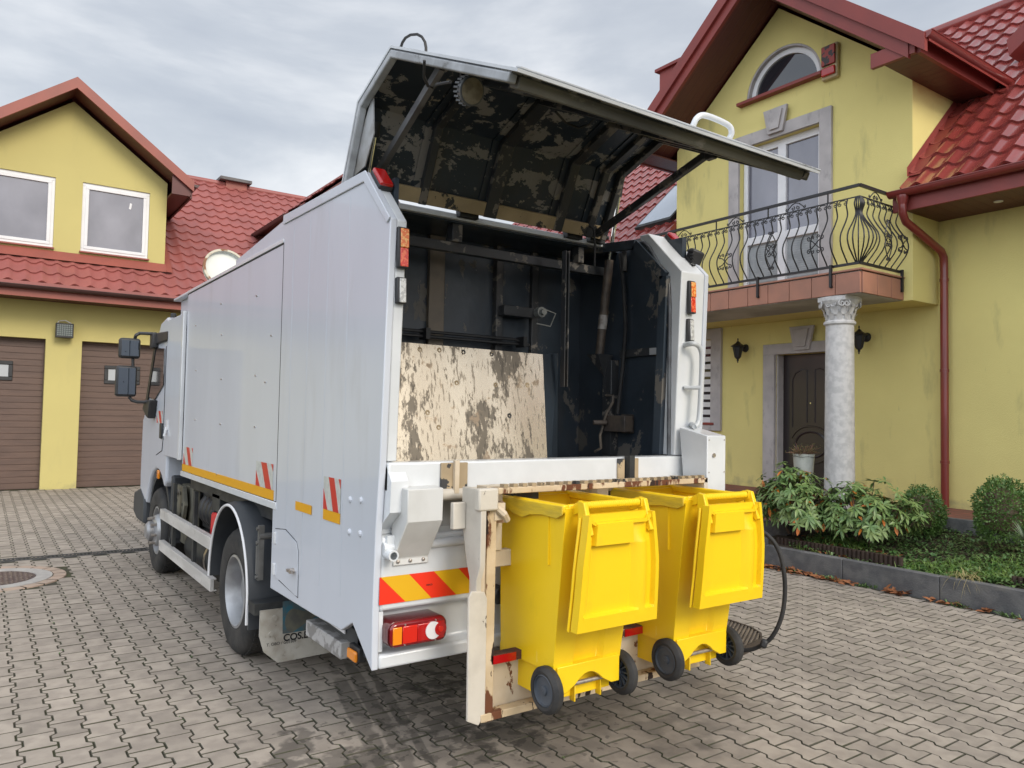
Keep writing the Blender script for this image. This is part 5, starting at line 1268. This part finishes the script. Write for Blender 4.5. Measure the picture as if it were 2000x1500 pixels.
rb=MB().box(1.99,3.40,2.965,3.02,.548,.592).build('reflector_bar',M['rust'],LF,bevel=.003)
for k in range(5):MB().box(2.0+.28*k,2.13+.28*k,2.960,2.964,.551,.589).build('red_reflector',M['lensr'],rb)
MB().box(1.825,1.894,3.06,3.09,1.175,1.30).build('stop_plate',M['creamclean'],LF,bevel=.004)
MB().box(2.14,2.30,3.03,3.13,1.30,1.335).build('latch_plate',M['chassis'],LF)
# folding step and dangling hose at the right
zz=.36;q=[at(1418,1210,z=zz),at(1466,1226,z=zz),at(1486,1238,z=zz),at(1487,1249,z=zz),at(1440,1272,z=zz),at(1380,1290,z=zz)]
cx=sum((p.x for p in q))/6;P2=[(p.x,p.y) for p in q]
P2=[P2[0],P2[1],P2[2],P2[3],P2[4],(P2[4][0]-.10,P2[4][1]+.05),(P2[0][0]-.25,P2[0][1]+.08)]
brz=mat('bronze_step',(.115,.09,.07),(.075,.06,.048),ns=9,rough=.5,metal=.4)
st=MB().prism(P2,'z',zz-.035,zz-.004).build('rear_step',brz,T,bevel=.004)
f=MB();n=len(P2)
for i in range(n):
    a=Vector((*P2[i],zz-.015));b=Vector((*P2[(i+1)%n],zz-.015));f.bar(a,b,.012,.045)
f.build('step_rim',brz,st)
f=MB();o_=Vector((*P2[4],0));e1=(Vector((*P2[5],0))-o_).normalized();e2=(Vector((*P2[3],0))-o_).normalized()
import itertools
minx,maxx=min(p[0] for p in P2),max(p[0] for p in P2);miny,maxy=min(p[1] for p in P2),max(p[1] for p in P2)
def inside(x,y,P):
    c=False;j=len(P)-1
    for i in range(len(P)):
        if (P[i][1]>y)!=(P[j][1]>y) and x<(P[j][0]-P[i][0])*(y-P[i][1])/(P[j][1]-P[i][1])+P[i][0]:c=not c
        j=i
    return c
x=minx;r_i=0
while x<maxx:
    y=miny+(.014 if r_i%2 else 0)
    while y<maxy:
        if inside(x,y,P2):f.lathe([(.008,-.004),(.0085,.004),(.004,.007)],(x,y,zz),'z',6)
        y+=.028
    x+=.024;r_i+=1
f.build('step_tread',M['taupe'],st)
q=[(1470,1030),(1486,1037),(1500,1046),(1515,1064),(1526,1090),(1532,1125),(1533,1160),(1529,1195),(1519,1225),(1506,1246),(1494,1256),(1476,1266),(1458,1270),(1440,1268)]
f=MB().tube(smoothpath([at(*p,x=3.72+.10*math.sin(math.pi*i/13)) for i,p in enumerate(q)],3),.0125,10);ho=f.build('rubber_hose',M['rubber'],T,smooth=60)
c=at(1492,1257,x=3.75);lampbox(c,.05,.04,.05,(.2,.3,.5),M['blackp'],'hose_grip',ho,.012)
MB().tube([at(1462,1028,x=3.70),at(1484,1037,x=3.72)],.018,10).build('hose_end',M['grey_in'],ho,smooth=50)
MB().box(3.62,3.72,3.0,3.2,1.0,1.06).build('hose_bracket',M['chassis'],T)
# ---------------------------------------------------------------- bins
def make_bin(loc):
    x,y,z=loc
    B=thing('wheelie_bin','','wheelie bin',loc)
    W,D,H=.455,.52,.93          # body top; z counts from wheel base, y grows away from the camera (hinge side at low y)
    def P(u,v,h):
        # u,v in 0..1 over width and depth, tapering towards the bottom
        sh=.10*(1-h/H);t=h/H;wx=.40+(.455-.40)*t;d0=.10*(1-t);d1=.02+.42+.10*t
        return (x+(u-.5)*wx,y+ .02+d0*.25+sh+v*(D-.12*(1-t)),z+h)
    b=MB();n=0
    lv=[.17,.172,.25,.80,.86,.93]
    ring=[(0,0),(.28,0),(.33,.06),(.67,.06),(.72,0),(1,0),(1,.5),(1,1),(.5,1),(0,1),(0,.5)]
    def RR(h):
        out=[]
        for (u,v) in ring:
            vv=v if h<.80 else (0 if v==.06 else v)
            out.append(P(u,vv,h))
        return out
    m=len(ring)
    for h in lv:b.v+=RR(h)
    for i in range(len(lv)-1):
        for k in range(m):b.f.append((i*m+k,i*m+(k+1)%m,(i+1)*m+(k+1)%m,(i+1)*m+k))
    b.f.append(tuple(range(m)))
    # inner wall so that the open top shows depth
    o=len(b.v)
    def inn(p):return (x+(p[0]-x)*.955,y+.28+(p[1]-y-.28)*.955,p[2])
    b.v+=[inn(p) for p in RR(.93)];b.v+=[inn(p) for p in RR(.35)]
    top=(len(lv)-1)*m
    for k in range(m):
        k2=(k+1)%m;b.f.append((top+k,top+k2,o+k2,o+k));b.f.append((o+k,o+k2,o+m+k2,o+m+k))
    b.f.append(tuple(o+m+k for k in range(m)))
    body=b.build('body',M['bin'],B,bevel=.012,seg=3)
    # rim
    r=MB();X0,X1=x-.24,x+.24;Y0,Y1=y-.005,y+.575;
    r.box(X0,X0+.035,Y0+.03,Y1,z+.905,z+.945).box(X1-.035,X1,Y0+.03,Y1,z+.905,z+.945).box(X0+.035,X1-.035,Y1-.035,Y1,z+.90,z+.945).box(X0+.035,X1-.035,Y0+.03,Y0+.055,z+.895,z+.945)
    rm=r.build('rim',M['bin'],B,bevel=.008)
    for xx in (X0-.006,X1-.002):
        pts=[(Y1,.935),(Y1,.895),(Y1-.12,.885),(Y1-.17,.865),(Y1-.25,.855),(Y1-.31,.875),(Y1-.40,.885),(Y0+.07,.88),(Y0+.03,.90),(Y0+.03,.94)]
        MB().prism([(a,z+h) for a,h in pts],'x',xx,xx+.008).build('rim_apron',M['binrim'],rm,bevel=.003)
    # ribs on the left flank, front and back
    for xx in (x-.2275,x+.2195):MB().box(xx-.003,xx+.008,y+.14,y+.15,z+.66,z+.90).build('stiffening_rib',M['bin'],body)
    # handle with hinge
    hy=y-.035;hz=z+.945
    h=MB().tube([(x-.16,hy,hz),(x+.16,hy,hz)],.017,16)
    for k in range(26):h.lathe([(.0168,-.002),(.0188,0),(.0168,.002)],(x-.15+k*.012,hy,hz),'x',14)
    hd=h.build('handle',M['bin'],B,smooth=40)
    for s in (-1,1):
        a=MB();a.prism([(hy-.02,hz+.02),(hy+.02,hz+.02),(y+.06,z+.93),(y+.06,z+.885),(hy-.02,hz-.02)],'x',x+s*.172-.007,x+s*.172+.007);a.build('hinge_arm',M['bin'],B,bevel=.003)
    for s in (-1,1):MB().cyl((x+s*.165,hy,hz),'x',.013,-.012,.012,10).build('hinge_pin',M['chassis'],B)
    # lid hanging down on the outside, its inner face towards the viewer
    ly=hy-.012;L=.54
    def lp_(u,s,d):  # u across -1..1 ; s distance down from hinge ; d out towards the viewer
        w_=.195+.035*min(s/.25,1)+.012*max(0,(s-.25)/.3)
        tilt=.10*s
        return (x+u*w_,ly-.03+tilt*.4-d-.010*math.sin(math.pi*min(s/L,1)),hz-s)
    l=MB();S=[.035,.07,.075,.12,.168,.175,.20,.26,.32,.38,.44,.47,.48,.515,.54];Uo=[-1,-.985,-.90,-.87,-.76,-.73,-.4,0,.30,.34,.42,.50,.58,.66,.74,.80,.88,.91,.985,1]
    def dep(u,s):
        e=max(abs(u)-.90,0)/.1
        d=0
        if abs(u)>=.90 or s>=.48:d=.030
        elif abs(u)>=.76 and s>.12:d=.006
        if -.74<u<.32 and .07<s<.172:d=.030     # raised grip pad
        if .42<=u<=.74 and .16<s<.50:
            d=max(d,.030*math.sin(math.pi*(u-.36)/.44))          # long bulge
        if -.76<u<-.70:d=max(d,.0)
        return d
    base=len(l.v)
    for s in S:
        for u in Uo:l.v.append(lp_(u,s,dep(u,s)))
    nu=len(Uo)
    for i in range(len(S)-1):
        for k in range(nu-1):l.f.append((i*nu+k,i*nu+k+1,(i+1)*nu+k+1,(i+1)*nu+k))
    o=len(l.v)
    for s in S:
        for u in Uo:
            dd_=-.012 if (abs(u)<.97) else .0
            l.v.append(lp_(u,s,dd_-.014))
    for i in range(len(S)-1):
        for k in range(nu-1):l.f.append((o+i*nu+k,o+(i+1)*nu+k,o+(i+1)*nu+k+1,o+i*nu+k+1))
    for i in range(len(S)-1):
        for k in (0,nu-1):l.f.append((i*nu+k,(i+1)*nu+k,o+(i+1)*nu+k,o+i*nu+k))
    for k in range(nu-1):
        for i in (0,len(S)-1):l.f.append((i*nu+k,i*nu+k+1,o+i*nu+k+1,o+i*nu+k))
    lid=l.build('lid',M['bin'],B,smooth=32)
    # second skirt seen behind the edge, ears up to the handle, rod
    e=MB()
    for s in (-1,1):
        pts=[lp_(s,t,.0) for t in (.05,.12,.2,.3,.4,.48,.54)]
        e.tube([(p[0]+s*.001,p[1]+.028,p[2]) for p in pts],.0075,6)
    e.tube([(lp_(u,.54,0)[0],lp_(u,.54,0)[1]+.028,lp_(u,.54,0)[2]) for u in (-1,0,1)],.0075,6)
    e.build('lid_skirt',M['bin'],lid,smooth=60)
    for s in (-1,1):
        e=MB();a_,b_=x+s*.172,x+s*.196
        e.prism([(hy-.028,hz+.018),(hy+.012,hz+.024),(hy+.012,hz-.06),(ly-.045,hz-.13),(ly-.062,hz-.12)],'x',min(a_,b_),max(a_,b_))
        e.build('lid_ear',M['bin'],lid,bevel=.004)
    e=MB().bar((x-.16,ly-.045,hz-.075),(x+.16,ly-.045,hz-.075),.014,.014);e.bar((x-.16,ly-.045,hz-.075),(x-.185,ly-.045,hz-.05),.014,.014).bar((x+.16,ly-.045,hz-.075),(x+.185,ly-.045,hz-.05),.014,.014);e.build('lid_bar',M['bin'],lid)
    # wheel housing, axle, wheels
    f=MB()
    pts=[(-.19,.20),(-.19,.075),(-.14,.075)]+[(-.115+.23*k/8,.075+.075*math.sin(math.pi*k/8)) for k in range(1,8)]+[(.14,.075),(.19,.075),(.19,.20)]
    f.prism([(x+a,z+h) for a,h in pts],'y',y+.106,y+.15);f.build('axle_housing',M['bin'],B,bevel=.004)
    f=MB();f.box(x-.185,x+.185,y+.17,y+.58,z+.03,z+.20);
    for u in (-.06,.10):f.box(x+u,x+u+.008,y+.14,y+.18,z+.01,z+.12)
    f.build('base_rail',M['bin'],B,bevel=.004)
    MB().tube([(x-.25,y+.135,z+.10),(x+.25,y+.135,z+.10)],.010,10).build('axle',M['zinc'],B,smooth=50)
    for s in (-1,1):
        c=(x+s*.228,y+.135,z+.10)
        wv=MB().lathe([(.072,-.024*s),(.085,-.027*s),(.098,-.020*s),(.105,-.012*s),(.105,.012*s),(.098,.02*s),(.085,.027*s),(.072,.024*s),(.072,-.024*s)],c,'x',36).build('wheel',M['rubber'],B,smooth=35)
        if s<0:
            MB().lathe([(.073,.0),(.073,-.02),(.066,-.024),(.062,-.015),(.055,-.012),(.022,-.014),(.020,-.022),(.001,-.024)],c,'x',32).build('hub_cap',M['hub'],wv,smooth=35)
            MB().lathe([(.073,.0),(.0,.001)],c,'x',24).build('hub_back',M['hub'],wv)
        else:
            g=MB().lathe([(.073,-.02),(.073,.02),(.066,.02),(.066,-.02),(.073,-.02)],c,'x',32).lathe([(.001,-.03),(.02,-.03),(.022,.02),(.001,.02)],c,'x',16)
            for k in range(12):
                a=2*math.pi*k/12;b2=a+.35
                g.bar(Vector(c)+Vector((-.010,.018*math.cos(a),.018*math.sin(a))),Vector(c)+Vector((-.010,.07*math.cos(b2),.07*math.sin(b2))),.006,.014,(1,0,0))
            g.build('spoked_hub',M['hub'],wv)
            MB().lathe([(.073,.012),(.0,.013)],c,'x',24).build('hub_back',M['chassis'],wv)
    return B
BZ=.376;b1=make_bin((2.37,2.60,BZ))
b1['label']='yellow wheelie bin on the left of the lifter with its lid hanging open';b1['group']='yellow bins hooked on the lifter'
b2=copy_tree(b1);b2.location=(2.37+.80,2.615,BZ-.003);b2.rotation_euler=(0,0,RAD(-.8))
b2['label']='yellow wheelie bin on the right, nearer the bronze folding step'
# ---------------------------------------------------------------- plants
def leafmat(n,c1,c2,r=.45):
    m=mat(n,c1,c2,ns=9,rough=r,lo=.4,hi=.6);b=m.node_tree.nodes['Principled BSDF'];b.inputs['Subsurface Weight'].default_value=0
    return m
M['rhodo']=leafmat('rhododendron_leaf',(.100,.18,.052),(.175,.245,.075),.38);M['rhodoo']=leafmat('orange_leaf',(.60,.20,.02),(.45,.12,.02),.5)
M['box']=leafmat('boxwood_leaf',(.065,.135,.028),(.115,.205,.045),.4);M['grass']=leafmat('grass_blade',(.11,.23,.035),(.19,.29,.055),.5)
M['weed']=leafmat('ground_leaf',(.065,.14,.036),(.12,.19,.06),.5);M['dry']=leafmat('dry_leaf',(.30,.115,.04),(.20,.07,.025),.7);M['straw']=leafmat('straw',(.36,.30,.13),(.28,.22,.10),.7)
M['twig']=mat('brown_twig',(.09,.06,.035),(.13,.09,.06),ns=12,rough=.8)
def leaf(g,base,d,up,L,W,fold=.15,droop=.2,shape=(0,.55,1,.8,0)):
    d=Vector(d).normalized();s=d.cross(Vector(up))
    if s.length<.01:s=d.cross(Vector((1,0,0)))
    s.normalize();n=s.cross(d)
    c=[];e1=[];e2=[];k=len(shape)-1
    vs=[];m=[]
    for i,w_ in enumerate(shape):
        t=i/k;p=Vector(base)+d*L*t-Vector((0,0,1))*droop*L*t*t
        vs+=[p+s*W*w_/2+n*fold*W*w_*.5,p-s*0,p-s*W*w_/2+n*fold*W*w_*.5]
    fs=[]
    for i in range(k):
        a=i*3;fs+=[(a,a+1,a+4,a+3),(a+1,a+2,a+5,a+4)]
    g.add(vs,fs)
rnd=random.Random(11)
def two_mesh(o,g,mats,sel):pass
def rhodo(c,rx,ry,rzz,nW,seed,T_):
    r=random.Random(seed);g=MB();go=MB();tw=MB();c=Vector(c)
    for i in range(nW):
        th=r.uniform(0,2*math.pi);ph=math.acos(r.uniform(-.15,1));k=r.uniform(.62,1.04)
        dirv=Vector((math.sin(ph)*math.cos(th),math.sin(ph)*math.sin(th),math.cos(ph)))
        bump=1+.16*math.sin(3.1*th+seed)+.12*math.cos(5*th)
        p=c+Vector((dirv.x*rx*k*bump,dirv.y*ry*k*bump,dirv.z*rzz*k*(1+.15*math.sin(4*th+1))))
        ax=(dirv+Vector((0,0,.7))+Vector((r.uniform(-.4,.4),r.uniform(-.4,.4),0))).normalized()
        if i%3==0:tw.tube([p-dirv*.12-Vector((0,0,.10)),p-ax*.03,p],[.006,.005,.004],4)
        e1=ax.cross(Vector((.3,.5,.2))).normalized();e2=ax.cross(e1);nl=r.randint(6,10);a0=r.uniform(0,6)
        for j in range(nl):
            a=a0+2*math.pi*j/nl+r.uniform(-.2,.2);el=r.uniform(-.35,.45)
            d=(e1*math.cos(a)+e2*math.sin(a))*math.cos(el)+ax*math.sin(el)
            leaf(g if r.random()>.02 else go,p,d,ax,r.uniform(.075,.125),r.uniform(.026,.038),.2,r.uniform(.1,.45))
        if r.random()<.07:
            leaf(go,p-ax*.03,Vector((r.uniform(-.3,.3),r.uniform(-.3,.3),-1)),Vector((-.6,-.6,.2)),r.uniform(.09,.13),.04,.2,.1)
    g.build('foliage',M['rhodo'],T_,recalc=False);go.build('orange_leaves',M['rhodoo'],T_,recalc=False)
    for k in range(9):
        a=r.uniform(0,6.28);tw.tube([c+Vector((.05*math.cos(a),.05*math.sin(a),-.25)),c+Vector((rx*.4*math.cos(a),ry*.4*math.sin(a),.05)),c+Vector((rx*.8*math.cos(a),ry*.8*math.sin(a),rzz*.5))],[.016,.012,.006],5)
    tw.build('branches',M['twig'],T_)
t=thing('rhododendron','broad rhododendron with drooping orange leaves growing in front of the entrance door','shrub',(8.1,5.35,.3))
rhodo((8.02,5.50,.60),.40,.52,.55,300,3,t)
t=thing('rhododendron','lower rhododendron in front of the column, beside the box ball','shrub',(8.35,4.8,.3))
rhodo((8.28,4.78,.56),.40,.56,.46,270,5,t)
def boxball(c,rx,rzz,n,seed,label):
    c=Vector(c);t=thing('box_ball',label,'shrub',(c.x,c.y,.3),group='clipped box balls in the bed');r=random.Random(seed);g=MB()
    for i in range(n):
        th=r.uniform(0,2*math.pi);u=r.uniform(-.85,1);ph=math.acos(u)
        k=(.80+.24*r.random())*(1+.05*math.sin(5*th)+.06*math.sin(7*ph+th*3))
        if r.random()<.03:k*=1.08
        dv=Vector((math.sin(ph)*math.cos(th),math.sin(ph)*math.sin(th),math.cos(ph)))
        p=c+Vector((dv.x*rx*k,dv.y*rx*k,dv.z*rzz*k))
        d=(dv+Vector((r.uniform(-.9,.9),r.uniform(-.9,.9),r.uniform(-.3,.9)))).normalized()
        leaf(g,p,d,dv+Vector((r.uniform(-.5,.5),r.uniform(-.5,.5),0)),r.uniform(.018,.030),r.uniform(.011,.017),.15,.1,(0.1,1,.9,.1))
    g.build('foliage',M['box'],t,recalc=False)
    q=MB().lathe([(.001,-rzz*.72),(rx*.6,-rzz*.5),(rx*.74,0),(rx*.6,rzz*.5),(.001,rzz*.74)],c,'z',14);q.build('twiggy_core',M['twig'],t)
    return t
c=at(1800,1002,x=8.95);boxball((8.95,c.y,c.z),.235,.30,5200,1,'round clipped box ball between the rhododendron and the red downpipe')
c=at(1958,1000,x=8.75);boxball((8.75,c.y,c.z),.26,.35,6200,2,'round clipped box ball right of the red downpipe, at the picture edge')
# spiky plant at the right edge
c=at(2003,1040,x=8.2);t=thing('spiky_plant','grey green spiky plant with thin straight leaves at the right edge','plant',(c.x,c.y,.3));g=MB();r=random.Random(4)
for i in range(60):
    a=r.uniform(0,6.28);e=r.uniform(.2,1.3);leaf(g,(c.x,c.y,c.z-.08),(math.cos(a)*math.cos(e),math.sin(a)*math.cos(e),math.sin(e)),(0,0,1),r.uniform(.18,.34),.012,.1,.15,(1,1,.7,0))
g.build('leaves',leafmat('blue_green_leaf',(.14,.19,.12),(.20,.25,.17)),t,recalc=False)
# ground cover, grass and weeds in the bed
g=MB();r=random.Random(8)
for i in range(9000):
    x=7.72+abs(r.gauss(0,.55))*1.0;y=r.uniform(.8,5.3)
    if x>9.4:continue
    z=min(bedz(x,y),.52)
    pa=math.sin(x*3.1+y*2.3)*math.cos(y*1.7)
    if y>4.15 and x<8.0 and r.random()<.55:continue
    if pa>.1:
        leaf(g,(x,y,z),(r.uniform(-.7,.7),r.uniform(-.7,.7),1),(r.uniform(-1,1),r.uniform(-1,1),.1),r.uniform(.06,.16),.007,.1,r.uniform(.2,.9),(1,.9,.6,0))
tag(g.build('grass',M['grass'],recalc=False),'green grass tufts growing in the planting bed','grass',kind='stuff')
g=MB();gs=MB()
for i in range(12000):
    x=7.72+r.random()**1.2*1.6;y=r.uniform(.8,5.4);z=min(bedz(x,y),.52)
    if y>4.15 and x<8.0 and r.random()<.6:continue
    d=Vector((r.uniform(-1,1),r.uniform(-1,1),r.uniform(-.1,.8)))
    (leaf)(g,(x,y,z+r.uniform(0,.05)),d,(0,0,1),r.uniform(.03,.065),r.uniform(.015,.035),.2,.3,(0,1,.9,0))
    if i%9==0:leaf(gs,(x,y,z+.02),d,(0,0,1),r.uniform(.05,.14),.004,.1,.5,(1,1,.6,0))
tag(g.build('ground_cover',M['weed'],recalc=False),'low leafy weeds covering the planting bed','ground cover',kind='stuff')
c0=(7.72,3.42,.27)
for i in range(70):
    a=r.uniform(0,6.28);leaf(gs,(c0[0]+r.uniform(-.05,.05),c0[1]+r.uniform(-.1,.1),c0[2]),(math.cos(a)-.5,math.sin(a),r.uniform(.0,.9)),(0,0,1),r.uniform(.12,.28),.005,.1,r.uniform(.4,1.1),(1,1,.6,0))
tag(gs.build('dry_grass',M['straw'],recalc=False),'straw coloured dry grass spilling over the kerb','grass',kind='stuff')
# fallen leaves and weeds along the kerb
g=MB();gw2=MB()
for i in range(420):
    y=r.uniform(1.0,5.65) if i%4 else r.uniform(3.9,5.65);x=7.585-abs(r.gauss(0,.06));
    if math.sin(y*4.1)+math.sin(y*9.7)<-.3 and y<4.4:continue
    leaf(g,(x,y,.004+r.uniform(0,.02)),(r.uniform(-1,1),r.uniform(-1,1),r.uniform(0,.25)),(r.uniform(-.3,.3),r.uniform(-.3,.3),1),r.uniform(.05,.10),r.uniform(.03,.055),.3,.1,(.2,1,.9,.1))
for i in range(90):
    y=r.uniform(4.2,5.5);x=r.uniform(7.74,8.15);leaf(g,(x,y,bedz(x,y)+.02),(r.uniform(-1,1),r.uniform(-1,1),r.uniform(0,.3)),(0,0,1),r.uniform(.05,.10),r.uniform(.03,.05),.3,.1,(.2,1,.9,.1))
tag(g.build('fallen_leaves',M['dry'],recalc=False),'brown and orange fallen leaves gathered along the kerb','leaves',kind='stuff')
for cy in (4.75,4.35,3.45,3.0,2.2,5.2):
    for i in range(45):
        y=cy+r.gauss(0,.06);x=7.57-abs(r.gauss(0,.025));leaf(gw2,(x,y,.0),(r.uniform(-.8,.4),r.uniform(-.7,.7),r.uniform(.3,1)),(0,0,1),r.uniform(.03,.09),r.uniform(.008,.022),.2,.3,(0,1,.8,0))
for i in range(170):
    x=r.uniform(-1.5,7.2);y=r.uniform(2,9)
    if not in_view(x,y,0):continue
    x=round(x/.149)*.149+.0745
    for j in range(7):leaf(gw2,(x+r.gauss(0,.012),y+r.gauss(0,.03),-.006),(r.uniform(-1,1),r.uniform(-1,1),r.uniform(.1,.8)),(0,0,1),r.uniform(.012,.028),r.uniform(.005,.009),.2,.3,(0,1,.8,0))
tag(gw2.build('joint_weeds',M['weed'],recalc=False),'small green weeds in the paving joints and at the foot of the kerb','weeds',kind='stuff')
# flower pot by the door
q=at(1570,905,x=8.55);c=Vector((8.75,q.y+.05,.62))
c=at(1570,893,x=8.9);t=thing('flower_pot','white ribbed flower pot with a wispy reddish plant before the front door','flower pot',(c.x,c.y,.6))
zt=c.z+.045;f=MB().lathe([(.001,.60),(.09,.60),(.135,zt-.02),(.14,zt),(.128,zt),(.115,zt-.05),(.001,zt-.05)],(c.x,c.y,0),'z',28);o=f.build('pot',mat('ribbed_pot',(.50,.52,.47),(.44,.46,.41),ns=9,rough=.6),t,smooth=40)
f=MB();zz_=zt-.03
for k in range(6):
    zz_=zt-.035-.03*k;f.tube([(c.x+(.137-.009*k)*math.cos(a),c.y+(.137-.009*k)*math.sin(a),zz_+.006*math.sin(5*a)) for a in [2*math.pi*i/24 for i in range(24)]],.004,5,True)
f.build('dark_ribs',mat('pot_rib',(.16,.17,.15),rough=.7),o)
g=MB();g2=MB()
for i in range(80):
    a=r.uniform(0,6.28);e=r.uniform(.3,1.4);L=r.uniform(.08,.20);b0=Vector((c.x+.06*math.cos(a),c.y+.06*math.sin(a),zt-.03));d=Vector((math.cos(a)*math.cos(e),math.sin(a)*math.cos(e),math.sin(e)))
    pts=[b0,b0+d*L*.5+Vector((0,0,.01)),b0+d*L+Vector((r.uniform(-.02,.02),r.uniform(-.02,.02),-.02))];g.tube(pts,.003,4)
    for p in pts[1:]:
        for j in range(5):leaf(g2,p+Vector((r.uniform(-.02,.02),r.uniform(-.02,.02),r.uniform(-.02,.02))),(r.uniform(-1,1),r.uniform(-1,1),r.uniform(-.2,1)),(0,0,1),.022,.009,.2,.2,(0,1,.8,0))
g.build('stems',mat('reddish_stem',(.22,.11,.07),rough=.7),t);g2.build('leaves',leafmat('pot_leaf',(.10,.12,.035),(.17,.15,.05)),t,recalc=False)
